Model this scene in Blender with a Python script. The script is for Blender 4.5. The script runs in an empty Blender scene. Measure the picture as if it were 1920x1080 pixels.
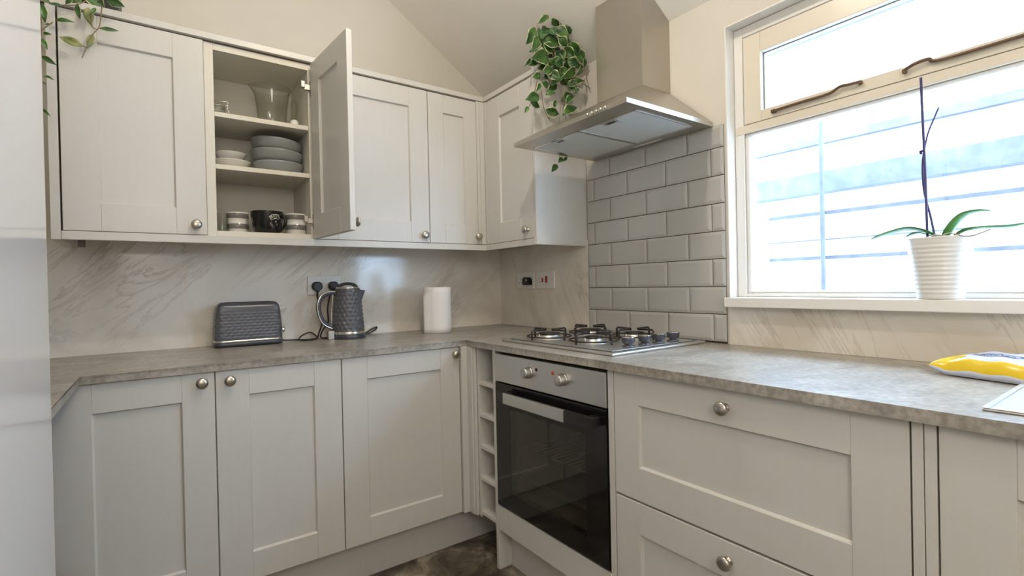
import bpy, bmesh, math, random
from mathutils import Vector, Matrix
S = bpy.context.scene
C = S.collection
PI = math.pi
random.seed(7)

# ------------------------------------------------------------ camera
cd = bpy.data.cameras.new('camera'); cam = bpy.data.objects.new('camera', cd); C.objects.link(cam)
cd.sensor_width = 36.0; cd.lens = 938.06 / 1920 * 36; cd.clip_start = 0.02
R_ = Vector((0.81243157, -0.58265327, -0.0216819)); U_ = Vector((0.02122324, -0.00760994, 0.9997458)); F_ = Vector((0.58267016, 0.81268521, -0.00618324))
M = Matrix((R_, U_, -F_)).transposed().to_4x4(); M.translation = (-1.70252, -2.483408, 1.142574)
cam.matrix_world = M
S.camera = cam
# ------------------------------------------------------------ world, lamps, exposure
w = bpy.data.worlds.new('sky'); S.world = w; w.use_nodes = True
wb = w.node_tree.nodes['Background']; wb.inputs[0].default_value = (0.57, 0.775, 1.0, 1); wb.inputs[1].default_value = 22.5
def lamp(name, typ, loc, energy, col, **k):
    l = bpy.data.lights.new(name, typ); l.energy = energy; l.color = col
    for a, b in k.items(): setattr(l, a, b)
    o = bpy.data.objects.new(name, l); C.objects.link(o); o.location = loc
    return o
lamp('bulb_and_fill', 'POINT', (-1.08, -1.52, 2.64), 24, (1.0, 0.90, 0.76), shadow_soft_size=0.035)
# added soft fill light behind the camera, below the ceiling; not a real bulb
lamp('bulb_and_fill', 'POINT', (-1.75, -3.25, 1.85), 36, (1.0, 0.94, 0.85), shadow_soft_size=0.35)
S.view_settings.view_transform = 'Standard'; S.view_settings.look = 'None'; S.view_settings.gamma = 1.0
S.view_settings.use_curve_mapping = False; S.view_settings.exposure = 0.04

# ------------------------------------------------------------ materials
def mat(name, col, rough=0.5, metal=0.0, **k):
    m = bpy.data.materials.new(name); m.use_nodes = True
    b = m.node_tree.nodes['Principled BSDF']
    b.inputs['Base Color'].default_value = (*col, 1); b.inputs['Roughness'].default_value = rough; b.inputs['Metallic'].default_value = metal
    for a, v in k.items(): b.inputs[a.replace('_', ' ')].default_value = v
    return m
def nodes(m): return m.node_tree.nodes, m.node_tree.links, m.node_tree.nodes['Principled BSDF']
def tex(m, kind, scale, rot=(0, 0, 0), sc=(1, 1, 1), **k):
    n, l, b = nodes(m)
    tc = n.new('ShaderNodeTexCoord'); mp = n.new('ShaderNodeMapping'); t = n.new(kind)
    mp.inputs['Rotation'].default_value = rot; mp.inputs['Scale'].default_value = sc
    l.new(tc.outputs['Object'], mp.inputs['Vector']); l.new(mp.outputs[0], t.inputs['Vector'])
    t.inputs['Scale'].default_value = scale
    for a, v in k.items(): t.inputs[a].default_value = v
    return t
def ramp(m, src, stops):
    n, l, b = nodes(m); r = n.new('ShaderNodeValToRGB'); e = r.color_ramp.elements
    while len(e) < len(stops): e.new(0.5)
    for q, (p, c) in zip(e, stops): q.position = p; q.color = (*c, 1)
    l.new(src, r.inputs[0]); return r.outputs[0]
def mixc(m, fac, a, c, mode='MIX'):
    n, l, b = nodes(m); x = n.new('ShaderNodeMix'); x.data_type = 'RGBA'; x.blend_type = mode
    if isinstance(fac, float): x.inputs[0].default_value = fac
    else: l.new(fac, x.inputs[0])
    for s, v in ((6, a), (7, c)):
        if isinstance(v, tuple): x.inputs[s].default_value = (*v, 1)
        else: l.new(v, x.inputs[s])
    return x.outputs[2]
def bump(m, src, strength, dist=0.002):
    n, l, b = nodes(m); x = n.new('ShaderNodeBump'); x.inputs['Strength'].default_value = strength; x.inputs['Distance'].default_value = dist
    l.new(src, x.inputs['Height']); l.new(x.outputs[0], b.inputs['Normal'])
def base(m, out): m.node_tree.links.new(out, nodes(m)[2].inputs['Base Color'])

def plaster(name, col, d=0.93):
    m = mat(name, col, 0.9); t = tex(m, 'ShaderNodeTexNoise', 1.7, Detail=5.0)
    base(m, ramp(m, t.outputs[0], [(0.35, tuple(c * d for c in col)), (0.65, col)]))
    t2 = tex(m, 'ShaderNodeTexNoise', 160, Detail=2.0); bump(m, t2.outputs[0], 0.12, 0.001); return m
M_wall = plaster('cream_painted_plaster', (0.66, 0.625, 0.56)); M_ceil = plaster('ceiling_paint', (0.90, 0.875, 0.82))
def woodgrain(name, col, rough):
    m = mat(name, col, rough); t = tex(m, 'ShaderNodeTexNoise', 6, sc=(14, 14, 0.8), Detail=4.0)
    base(m, ramp(m, t.outputs[0], [(0.35, tuple(c * 0.985 for c in col)), (0.65, col)])); bump(m, t.outputs[0], 0.03, 0.0006); return m
M_door = woodgrain('pale_grey_cabinet_vinyl', (0.60, 0.585, 0.55), 0.36)
M_carc = mat('cream_carcass_board', (0.68, 0.65, 0.57), 0.5)
M_dark = mat('dark_board_and_gap_shade', (0.12, 0.10, 0.085), 0.8)  # dark board colour, also used as painted shade in the cornice gap
# worktop laminate
M_top = mat('grey_stone_laminate', (0.4, 0.37, 0.33), 0.33); M_top.node_tree.nodes['Principled BSDF'].inputs['Specular IOR Level'].default_value = 1.0
t = tex(M_top, 'ShaderNodeTexNoise', 5.0, sc=(1.0, 1.6, 1), Detail=9.0, Roughness=0.65, Distortion=1.2)
a = ramp(M_top, t.outputs[0], [(0.30, (0.215, 0.195, 0.165)), (0.5, (0.34, 0.315, 0.28)), (0.68, (0.45, 0.425, 0.39))])
t = tex(M_top, 'ShaderNodeTexNoise', 75.0, Detail=4.0)
a2 = ramp(M_top, t.outputs[0], [(0.40, (0.78, 0.76, 0.72)), (0.58, (1.08, 1.07, 1.05))])
base(M_top, mixc(M_top, 1.0, a, a2, 'MULTIPLY'))
# marble laminate of the splashbacks
def marble(name, rot):
    q_ = 1.0
    m = mat(name, (0.6, 0.5, 0.45), 0.11)
    t = tex(m, 'ShaderNodeTexNoise', 2.6, Detail=6.0, Distortion=0.8)
    a = ramp(m, t.outputs[0], [(0.34, (0.66, 0.60, 0.52)), (0.55, (0.79, 0.745, 0.675)), (0.72, (0.85, 0.82, 0.77))])
    t = tex(m, 'ShaderNodeTexNoise', 1.0, rot=rot, sc=(1.1, 0.2, 0.16) if rot[1] else (0.2, 0.16, 1.1), Detail=8.0, Roughness=0.68, Distortion=0.9)
    t.inputs['Vector'].links[0].from_node.vector_type = 'TEXTURE'
    v = ramp(m, t.outputs[0], [(0.485, (0, 0, 0)), (0.50, (1, 1, 1)), (0.53, (0, 0, 0))])
    t = tex(m, 'ShaderNodeTexNoise', 1.9, Detail=2.0); k = ramp(m, t.outputs[0], [(0.44, (0.04, 0.04, 0.04)), (0.66, (0.62, 0.62, 0.62))])
    vv = mixc(m, 1.0, v, k, 'MULTIPLY')
    base(m, mixc(m, vv, a, (0.36, 0.30, 0.25))); return m
M_marb = marble('marble_laminate', (0, -0.75, 0)); M_marb2 = marble('marble_laminate_side', (-0.45, 0, 0.0))
# floor
M_floor = mat('brown_stone_vinyl', (0.12, 0.1, 0.08), 0.38)
t = tex(M_floor, 'ShaderNodeTexNoise', 6.5, Detail=9.0, Roughness=0.68, Distortion=0.6)
a = ramp(M_floor, t.outputs[0], [(0.38, (0.05, 0.04, 0.03)), (0.50, (0.15, 0.122, 0.092)), (0.60, (0.34, 0.29, 0.22))])
base(M_floor, a)
M_tile = mat('grey_glazed_tile', (0.47, 0.465, 0.44), 0.14)
t = tex(M_tile, 'ShaderNodeTexNoise', 2.5, Detail=1.0); base(M_tile, ramp(M_tile, t.outputs[0], [(0.35, (0.44, 0.435, 0.41)), (0.65, (0.50, 0.495, 0.47))]))
M_grout = mat('dark_grout', (0.05, 0.04, 0.035), 0.9)
def brushed(name, col, rough, sc):
    m = mat(name, col, rough, 1.0); t = tex(m, 'ShaderNodeTexNoise', 12, sc=sc, Detail=5.0)
    bump(m, t.outputs[0], 0.06, 0.0006)
    t2 = tex(m, 'ShaderNodeTexNoise', 4.0, Detail=3.0); n, l, b = nodes(m)
    mr = n.new('ShaderNodeMapRange'); mr.inputs[3].default_value = rough - 0.07; mr.inputs[4].default_value = rough + 0.09
    l.new(t2.outputs[0], mr.inputs[0]); l.new(mr.outputs[0], b.inputs['Roughness']); return m
M_steel = brushed('brushed_steel', (0.50, 0.465, 0.41), 0.30, (1, 1, 30))
M_steelh = brushed('brushed_steel_panel', (0.62, 0.61, 0.59), 0.40, (30, 1, 1))
M_chrome = mat('polished_chrome', (0.80, 0.79, 0.77), 0.14, 1.0)
M_nickel = mat('satin_nickel', (0.50, 0.46, 0.41), 0.30, 1.0)
M_black = mat('black_gloss', (0.008, 0.008, 0.009), 0.08)
M_blackm = mat('black_plastic', (0.012, 0.012, 0.013), 0.35)
M_iron = mat('black_enamelled_iron', (0.018, 0.014, 0.013), 0.42)
M_white = mat('white_gloss', (0.82, 0.82, 0.81), 0.16)
M_fridge = mat('white_fridge_lacquer', (0.80, 0.80, 0.80), 0.10, Coat_Weight=0.3)
M_plas = mat('white_plastic', (0.74, 0.73, 0.71), 0.28)
M_paint = mat('white_window_gloss_paint', (0.80, 0.79, 0.76), 0.3)
t = tex(M_paint, 'ShaderNodeTexNoise', 28, Detail=3.0); bump(M_paint, t.outputs[0], 0.15, 0.0015)
M_paintc = mat('cream_window_gloss_paint', (0.74, 0.68, 0.57), 0.28)
t = tex(M_paintc, 'ShaderNodeTexNoise', 24, Detail=3.0); bump(M_paintc, t.outputs[0], 0.25, 0.002)
M_grey = mat('slate_grey_enamel', (0.095, 0.10, 0.118), 0.26)
M_greyp = mat('slate_grey_plastic', (0.05, 0.055, 0.075), 0.35)
M_bowl = mat('grey_stoneware', (0.27, 0.285, 0.285), 0.18)
M_cer = mat('white_ceramic', (0.75, 0.73, 0.69), 0.15)
M_band = mat('grey_glaze_band', (0.20, 0.195, 0.19), 0.18)
M_paper = mat('white_tissue_paper', (0.80, 0.78, 0.76), 0.85)
M_red = mat('red_switch', (0.35, 0.02, 0.02), 0.3)
M_yel = mat('yellow_foil', (0.80, 0.56, 0.03), 0.22)
M_pwh = mat('pale_blue_foil', (0.62, 0.67, 0.80), 0.2)
M_blue = mat('dark_blue_print', (0.02, 0.07, 0.20), 0.3)
M_stem = mat('brown_plant_stem', (0.22, 0.16, 0.09), 0.6)
M_stake = mat('dark_purple_stem', (0.05, 0.035, 0.13), 0.5)
M_soil = mat('bark_soil', (0.10, 0.06, 0.035), 0.95)
M_ext = mat('white_outside_render', (0.80, 0.84, 0.88), 0.9)
t = tex(M_ext, 'ShaderNodeTexBrick', 4.0, rot=(PI / 2, 0, PI / 2)); t.inputs['Color1'].default_value = (0.80, 0.84, 0.88, 1); t.inputs['Color2'].default_value = (0.72, 0.77, 0.83, 1); t.inputs['Mortar'].default_value = (0.55, 0.60, 0.68, 1)
base(M_ext, t.outputs[0])
M_rail = mat('blue_grey_outside_paint', (0.20, 0.26, 0.36), 0.6)
t = tex(M_rail, 'ShaderNodeTexNoise', 18, Detail=5.0); base(M_rail, ramp(M_rail, t.outputs[0], [(0.35, (0.105, 0.115, 0.14)), (0.68, (0.165, 0.17, 0.19))]))
def glass(name, tint, rough=0.0, bumpy=0.0, refl=0.9):
    m = bpy.data.materials.new(name); m.use_nodes = True; n = m.node_tree.nodes; l = m.node_tree.links; n.clear()
    o = n.new('ShaderNodeOutputMaterial'); tr = n.new('ShaderNodeBsdfTransparent'); g = n.new('ShaderNodeBsdfGlossy'); mx = n.new('ShaderNodeMixShader'); f = n.new('ShaderNodeLayerWeight'); pw = n.new('ShaderNodeMath'); pw.operation = 'POWER'; pw.inputs[1].default_value = 3.0; ma = n.new('ShaderNodeMath'); ma.operation = 'MULTIPLY_ADD'; ma.inputs[1].default_value = 0.55; ma.inputs[2].default_value = 0.045
    tr.inputs[0].default_value = (*tint, 1); g.inputs[0].default_value = (refl, refl, refl, 1); g.inputs[1].default_value = rough; f.inputs[0].default_value = 0.5
    l.new(f.outputs['Facing'], pw.inputs[0]); l.new(pw.outputs[0], ma.inputs[0]); l.new(ma.outputs[0], mx.inputs[0]); l.new(tr.outputs[0], mx.inputs[1]); l.new(g.outputs[0], mx.inputs[2]); l.new(mx.outputs[0], o.inputs[0])
    return m
M_glass = glass('clear_glass', (0.96, 0.97, 0.97)); M_pane = glass('window_pane_glass', (0.97, 0.98, 1.0), 0.03)
M_jug = glass('jug_glass', (0.955, 0.965, 0.945), 0.0, refl=0.6)
M_ovg = glass('smoked_oven_glass', (0.50, 0.48, 0.46), 0.02, refl=1.0)
# leaves: green centre, cream margins, read from the leaf's own UVs
def leafmat(name, g1, g2, edge, e0):
    m = mat(name, g1, 0.38); n, l, b = nodes(m)
    uv = n.new('ShaderNodeUVMap'); uv.uv_map = 'UVMap'; sp = n.new('ShaderNodeSeparateXYZ'); l.new(uv.outputs[0], sp.inputs[0])
    s = n.new('ShaderNodeMath'); s.operation = 'SUBTRACT'; l.new(sp.outputs[0], s.inputs[0]); s.inputs[1].default_value = 0.5
    ab = n.new('ShaderNodeMath'); ab.operation = 'ABSOLUTE'; l.new(s.outputs[0], ab.inputs[0])
    t = tex(m, 'ShaderNodeTexNoise', 60, Detail=3.0); md = n.new('ShaderNodeMath'); md.operation = 'MULTIPLY_ADD'
    l.new(t.outputs[0], md.inputs[0]); md.inputs[1].default_value = 0.28; l.new(ab.outputs[0], md.inputs[2])
    r = ramp(m, md.outputs[0], [(e0, (0, 0, 0)), (e0 + 0.05, (1, 1, 1))])
    t2 = tex(m, 'ShaderNodeTexNoise', 22, Detail=2.0); g = ramp(m, t2.outputs[0], [(0.4, g1), (0.62, g2)])
    base(m, mixc(m, r, g, edge)); return m
M_leaf = leafmat('variegated_leaf', (0.020, 0.065, 0.016), (0.060, 0.145, 0.028), (0.55, 0.56, 0.32), 0.545)
M_leafy = leafmat('yellowed_variegated_leaf', (0.10, 0.16, 0.04), (0.42, 0.40, 0.17), (0.20, 0.17, 0.08), 0.58)
M_leafg = leafmat('plain_green_leaf', (0.022, 0.075, 0.02), (0.06, 0.15, 0.035), (0.12, 0.24, 0.06), 0.60)
M_orl = mat('orchid_leaf', (0.10, 0.26, 0.06), 0.35)

# ------------------------------------------------------------ mesh helpers
def B(): return bmesh.new()
def box(bm, x0, x1, y0, y1, z0, z1, bev=0.0, seg=2, mi=0):
    r = bmesh.ops.create_cube(bm, size=1.0); vs = r['verts']
    for v in vs: v.co = Vector(((x0 + x1) / 2 + v.co.x * (x1 - x0), (y0 + y1) / 2 + v.co.y * (y1 - y0), (z0 + z1) / 2 + v.co.z * (z1 - z0)))
    fs = set(f for v in vs for f in v.link_faces)
    for f in fs: f.material_index = mi
    if bev > 0:
        es = list(set(e for v in vs for e in v.link_edges))
        r2 = bmesh.ops.bevel(bm, geom=es, offset=bev, segments=seg, affect='EDGES', profile=0.5)
        for f in r2['faces']: f.material_index = mi
    return bm
def lathe(bm, prof, c=(0, 0, 0), n=40, ax='z', cap=True, mi=0, sx=1.0, sy=1.0):
    rings = []
    for r, h in prof:
        ring = []
        for i in range(n):
            a = 2 * PI * i / n; p = (r * math.cos(a) * sx, r * math.sin(a) * sy, h)
            if ax == 'y': p = (p[0], -p[2], p[1])      # axis toward -y
            elif ax == 'x': p = (-p[2], p[0], p[1])    # axis toward -x
            ring.append(bm.verts.new((p[0] + c[0], p[1] + c[1], p[2] + c[2])))
        rings.append(ring)
    for a, b in zip(rings, rings[1:]):
        for i in range(n):
            f = bm.faces.new((a[i], a[(i + 1) % n], b[(i + 1) % n], b[i])); f.material_index = mi; f.smooth = True
    if cap:
        for rg in (rings[0], rings[-1]):
            try: f = bm.faces.new(rg); f.material_index = mi
            except ValueError: pass
    return bm
def spline(pts, sub=6):
    pts = [Vector(p) for p in pts]
    if len(pts) < 3: return pts
    out = []
    for i in range(len(pts) - 1):
        p0 = pts[max(i - 1, 0)]; p1 = pts[i]; p2 = pts[i + 1]; p3 = pts[min(i + 2, len(pts) - 1)]
        for k in range(sub):
            t = k / sub
            out.append(0.5 * ((2 * p1) + (p2 - p0) * t + (2 * p0 - 5 * p1 + 4 * p2 - p3) * t * t + (3 * p1 - p0 - 3 * p2 + p3) * t ** 3))
    out.append(pts[-1]); return out
def tube(bm, pts, r, n=8, smooth=True, mi=0, r2=None, flat=1.0):
    P_ = spline(pts) if smooth else [Vector(p) for p in pts]
    rings = []; up = Vector((0, 0, 1)); N = len(P_)
    d0 = (P_[1] - P_[0]).normalized(); s = d0.cross(up)
    if s.length < 0.1: s = d0.cross(Vector((0, 1, 0)))
    s.normalize()
    for i, p in enumerate(P_):
        d = (P_[min(i + 1, N - 1)] - P_[max(i - 1, 0)]).normalized()
        s = (s - d * s.dot(d)).normalized(); u = d.cross(s)
        rr = r if r2 is None else r + (r2 - r) * i / (N - 1)
        rings.append([bm.verts.new(p + s * math.cos(2 * PI * k / n) * rr + u * math.sin(2 * PI * k / n) * rr * flat) for k in range(n)])
    for a, b in zip(rings, rings[1:]):
        for i in range(n):
            f = bm.faces.new((a[i], a[(i + 1) % n], b[(i + 1) % n], b[i])); f.smooth = True; f.material_index = mi
    for rg in (rings[0], rings[-1]):
        f = bm.faces.new(rg); f.material_index = mi
    return bm
def prism(bm, poly, z0, z1, mi=0):
    a = [bm.verts.new((x, y, z0)) for x, y in poly]; b = [bm.verts.new((x, y, z1)) for x, y in poly]
    fs = [bm.faces.new(a), bm.faces.new(b)] + [bm.faces.new((a[i], a[(i + 1) % len(a)], b[(i + 1) % len(a)], b[i])) for i in range(len(a))]
    for f in fs: f.material_index = mi
    return bm
def obj(name, bm, m, parent=None, loc=None):
    bmesh.ops.recalc_face_normals(bm, faces=bm.faces[:])
    me = bpy.data.meshes.new(name); bm.to_mesh(me); bm.free()
    for x in (m if isinstance(m, (list, tuple)) else [m]): me.materials.append(x)
    o = bpy.data.objects.new(name, me); C.objects.link(o)
    if parent is not None: o.parent = parent
    if loc: o.location = loc
    return o
def tag(o, label, cat, group=None):
    o['label'] = label; o['category'] = cat
    if group: o['group'] = group
    return o
def thing(name, label, cat, loc=(0, 0, 0), rz=0.0, group=None):
    o = bpy.data.objects.new(name, None); C.objects.link(o); o.location = loc; o.rotation_euler = (0, 0, rz); o.empty_display_size = 0.05
    return tag(o, label, cat, group)
def struct(name, bm=None, m=None, parent=None, loc=(0, 0, 0)):
    if bm is None:
        o = bpy.data.objects.new(name, None); C.objects.link(o); o.location = loc; o.empty_display_size = 0.05
    else: o = obj(name, bm, m, parent)
    if parent is None: o['kind'] = 'structure'
    return o
def copy_tree(o, loc=None, rz=None, label=None):
    c = o.copy(); C.objects.link(c)
    if loc is not None: c.location = loc
    if rz is not None: c.rotation_euler = (0, 0, rz)
    if label: c['label'] = label
    for ch in list(o.children):
        d = ch.copy(); C.objects.link(d); d.parent = c
        for g in list(ch.children):
            e = g.copy(); C.objects.link(e); e.parent = d
    return c
def text(name, s, size, mw, m, parent, ext=0.0003):
    cu = bpy.data.curves.new(name, 'FONT'); cu.body = s; cu.size = size; cu.extrude = ext; cu.align_x = 'CENTER'; cu.align_y = 'CENTER'
    to = bpy.data.objects.new(name, cu); me = bpy.data.meshes.new_from_object(to)
    bpy.data.objects.remove(to); me.materials.append(m)
    o = bpy.data.objects.new(name, me); C.objects.link(o); o.parent = parent; o.matrix_local = mw
    return o

# ------------------------------------------------------------ the setting
WT = 0.91; WB = 0.885
CZ = 2.184; SL = 0.675
struct('floor', box(B(), -2.72, 0.12, -3.92, 0.12, -0.06, 0.0), M_floor)
struct('wall_back', box(B(), -2.72, 0.12, 0.0, 0.12, 0.0, 3.0), M_wall)
bm = B()
wy0, wy1, wz0, wz1 = -2.95, -1.4646, 1.047, 2.060
box(bm, 0, 0.14, -3.92, 0, 0, wz0); box(bm, 0, 0.14, -3.92, 0, wz1, CZ); box(bm, 0, 0.14, wy1, 0, wz0, wz1); box(bm, 0, 0.14, -3.92, wy0, wz0, wz1)
struct('wall_right', bm, M_wall)
struct('wall_left', box(B(), -2.72, -2.60, -3.8, 0, 0, 3.0), M_wall)
struct('wall_front', box(B(), -2.72, 0.12, -3.92, -3.80, 0, 3.0), M_wall)
bm = B(); xa = -1.15; za = CZ - SL * xa
prof = [(0.14, CZ), (0.0, CZ), (xa, za), (-2.72, za), (-2.72, za + 0.1), (xa, za + 0.1), (0.0, CZ + 0.1), (0.14, CZ + 0.1)]
a = [bm.verts.new((x, 0.12, z)) for x, z in prof]; b = [bm.verts.new((x, -3.92, z)) for x, z in prof]
for i in range(len(prof)): bm.faces.new((a[i], a[(i + 1) % 8], b[(i + 1) % 8], b[i]))
for r in (a, b):
    bm.faces.new((r[0], r[1], r[6], r[7])); bm.faces.new((r[1], r[2], r[5], r[6])); bm.faces.new((r[2], r[3], r[4], r[5]))
struct('ceiling', bm, M_ceil)

# splashback panels and tiles
tag(obj('splashback_panel', box(B(), -2.60, -0.0085, -0.008, -0.0005, WT + 0.0005, 1.352), M_marb), 'long cream marble-effect splashback panel behind the toaster and kettle', 'splashback')
tag(obj('splashback_panel', box(B(), -0.008, -0.0005, -0.7480, -0.001, WT + 0.0005, 1.352), M_marb2), 'cream marble-effect splashback panel holding two sockets beside the grey tiles', 'splashback')
tag(obj('splashback_panel', box(B(), -0.010, -0.0005, -3.6, -1.4690, WT + 0.0005, 1.0465), M_marb2), 'low marble-effect splashback strip running under the window sill', 'splashback')
# bevelled metro tiles over dark grout
bm = B(); ya, yb, zt_ = -0.7500, -1.4560, 1.7128
TP, TQ, G = 0.2031, 0.1021, 0.0030
box(bm, -0.004, -0.0005, yb, ya, WT + 0.0005, zt_, mi=1)
def tile(bm, y0, y1, z0, z1, full):
    b = min(0.011, (y1 - y0) * 0.3, (z1 - z0) * 0.3); x0, x1 = -0.004, -0.0105
    o_ = [(x0, y0, z0), (x0, y1, z0), (x0, y1, z1), (x0, y0, z1)]; m_ = [(x0 - 0.003, p[1], p[2]) for p in o_]
    i_ = [(x1, y0 + b, z0 + b), (x1, y1 - b, z0 + b), (x1, y1 - b, z1 - b), (x1, y0 + b, z1 - b)]
    vs = [[bm.verts.new(p) for p in q] for q in (o_, m_, i_)]
    for a, c in ((0, 1), (1, 2)):
        for i in range(4): bm.faces.new((vs[a][i], vs[a][(i + 1) % 4], vs[c][(i + 1) % 4], vs[c][i]))
    bm.faces.new(vs[2])
for r in range(-2, 8):
    z0 = 1.0181 + r * TQ + G / 2; z1 = z0 + TQ - G
    z0c, z1c = max(z0, WT + 0.001), min(z1, zt_)
    if z1c - z0c < 0.006: continue
    off = 0 if r % 2 == 0 else TP / 2
    for k in range(-3, 6):
        y1 = -0.8978 + off - k * TP - G / 2 + TP; y0 = y1 - TP + G
        a, c = max(y0, yb), min(y1, ya)
        if c - a > 0.006: tile(bm, a, c, z0c, z1c, True)
tag(obj('tiled_splashback', bm, [M_tile, M_grout]), 'light grey glazed wall tiles laid like brickwork behind the hob', 'wall tiles')

# worktop
bm = B()
prism(bm, [(-2.60, -0.001), (-0.001, -0.001), (-0.001, -3.6), (-0.6146, -3.6), (-0.6146, -0.6179), (-1.8789, -0.6179), (-1.8789, -1.222), (-2.60, -1.222)], WB, WT)
bmesh.ops.bevel(bm, geom=[e for e in bm.edges if abs(e.verts[0].co.z - WT) < 1e-5 and abs(e.verts[1].co.z - WT) < 1e-5], offset=0.003, segments=2, affect='EDGES')
tag(obj('worktop', bm, M_top), 'grey stone-effect laminate worktop wrapping around the room on the base cabinets', 'worktop')
# ------------------------------------------------------------ cabinets
def knob(parent, x, z, y=0.0):
    bm = B(); lathe(bm, [(0.0105, 0), (0.0105, 0.003), (0.0065, 0.005), (0.0055, 0.012), (0.009, 0.016), (0.0165, 0.019), (0.0175, 0.0225), (0.0155, 0.0265), (0.009, 0.029), (0.0005, 0.0295)], (0, 0, 0), 28, 'y')
    return obj('knob', bm, M_nickel, parent, (x, y, z))
def shaker(bm, x0, x1, z0, z1, st=0.092, rt=0.088, rb=0.094, th=0.020, y=0.0, sr=None, rec=0.0095):
    """front face at local y, thickness towards +y"""
    b = 0.0013; sr = sr or st
    box(bm, x0, x0 + st, y, y + th, z0, z1, b, 1); box(bm, x1 - sr, x1, y, y + th, z0, z1, b, 1)
    box(bm, x0 + st, x1 - sr, y, y + th, z1 - rt, z1, b, 1); box(bm, x0 + st, x1 - sr, y, y + th, z0, z0 + rb, b, 1)
    # chamfered inner edge and sunk panel
    xa, xb, za, zb = x0 + st, x1 - sr, z0 + rb, z1 - rt; c = 0.0035
    o_ = [(xa - .0004, y + .0035, za - .0004), (xb + .0004, y + .0035, za - .0004), (xb + .0004, y + .0035, zb + .0004), (xa - .0004, y + .0035, zb + .0004)]
    i_ = [(xa + c, y + rec, za + c), (xb - c, y + rec, za + c), (xb - c, y + rec, zb - c), (xa + c, y + rec, zb - c)]
    vo = [bm.verts.new(p) for p in o_]; vi = [bm.verts.new(p) for p in i_]
    for i in range(4): bm.faces.new((vo[i], vo[(i + 1) % 4], vi[(i + 1) % 4], vi[i]))
    bm.faces.new(vi)
    vb = [bm.verts.new((p[0], y + th - 0.003, p[2])) for p in i_]; bm.faces.new(vb)
    return bm
def door(parent, x0, x1, z0, z1, kn=None, name='door', **k):
    g = 0.0016
    d = obj(name, shaker(B(), x0 + g, x1 - g, z0, z1, **k), M_door, parent)
    if kn: knob(d, *kn)
    return d
BD0, BD1 = 0.172, 0.8835
def base_cab(label, x0, width, yf=-0.606, rz=0.0, loc=None, depth=0.56, z1=0.884, group=None):
    t = thing('base_cabinet', label, 'cabinet', loc or (x0, yf, 0), rz, group)
    obj('carcass', box(B(), 0.001, width - 0.001, 0.022, depth, 0.168, z1), M_carc, t)
    return t
# back run
t = t_double = base_cab('pale grey double-door base cabinet below the toaster, with two knobs side by side', -1.945, 0.8034)
door(t, 0.0, 0.3984, BD0, BD1, (0.3614, 0.852), st=0.089); door(t, 0.3984, 0.8034, BD0, BD1, (0.4391, 0.850), st=0.0965)
t = base_cab('pale grey single-door base cabinet in the corner, left of the wine rack', -1.1416, 0.4996)
door(t, 0, 0.4996, BD0, BD1, (0.4757, 0.853), st=0.0945, sr=0.089)
# blank filler left of the double cabinet, mostly behind the fridge
obj('filler_panel', box(B(), -0.635, -0.0015, 0.0, 0.018, 0.17, 0.884), M_door, t_double)
# corner posts
t = thing('corner_post', 'narrow ribbed grey corner post between the corner base cabinet and wine rack', 'cabinet panel', (-0.6405, -0.606, 0))
obj('post', box(B(), 0, 0.0385, -0.014, 0.03, 0.17, 0.884, 0.002), M_door, t)
obj('post', box(B(), 0.0265, 0.0445, -0.0505, -0.0145, 0.17, 0.884, 0.002), M_door, t)
obj('post', box(B(), 0.0315, 0.0445, -0.0655, -0.0510, 0.17, 0.884, 0.002), M_door, t)
# plinth of the back run
tag(obj('plinth', box(B(), -2.58, -0.3, -0.528, -0.512, 0.0, 0.166), M_door), 'grey plinth board under the back base cabinets', 'plinth')
# right run: local x runs towards the camera, front faces -x
XR = -0.596
# wine rack
t = thing('wine_rack', 'tall slim open wine rack of five cubbies left of the oven', 'wine rack', (XR, -0.672, 0), -PI / 2)
for a, b in ((0.0, 0.0155), (0.1218, 0.1222)): obj('side_panel', box(B(), a, b + 0.0001, 0.0, 0.30, 0.168, 0.884, 0.0), M_door, t)
obj('back_panel', box(B(), 0.0156, 0.1215, 0.29, 0.30, 0.168, 0.884), M_door, t)
for z in (0.7325, 0.598, 0.4645, 0.331, 0.1865): obj('shelf', box(B(), 0.0157, 0.1215, 0.0, 0.289, z - 0.0075, z + 0.0075, 0.0008, 1), M_door, t)
# gables either side of the oven
tag(obj('gable_panel', box(B(), XR, -0.02, -0.8131, -0.7947, 0.0, 0.884, 0.001, 1), M_door), 'upright grey gable panel standing on the floor between wine rack and oven', 'cabinet panel')
tag(obj('gable_panel', box(B(), XR, -0.02, -1.4455, -1.4235, 0.0, 0.884, 0.001, 1), M_door), 'upright grey gable panel between the oven and the wide drawers', 'cabinet panel')
tag(obj('plinth', box(B(), -0.535, -0.52, -1.4225, -0.814, 0.0, 0.160), M_door), 'grey plinth board set back under the oven', 'plinth')
tag(obj('oven_filler_panel', box(B(), XR, XR + 0.018, -1.4228, -0.8138, 0.1625, 0.262, 0.0015, 1), M_door), 'plain grey filler board directly below the oven door', 'cabinet panel')
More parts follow.
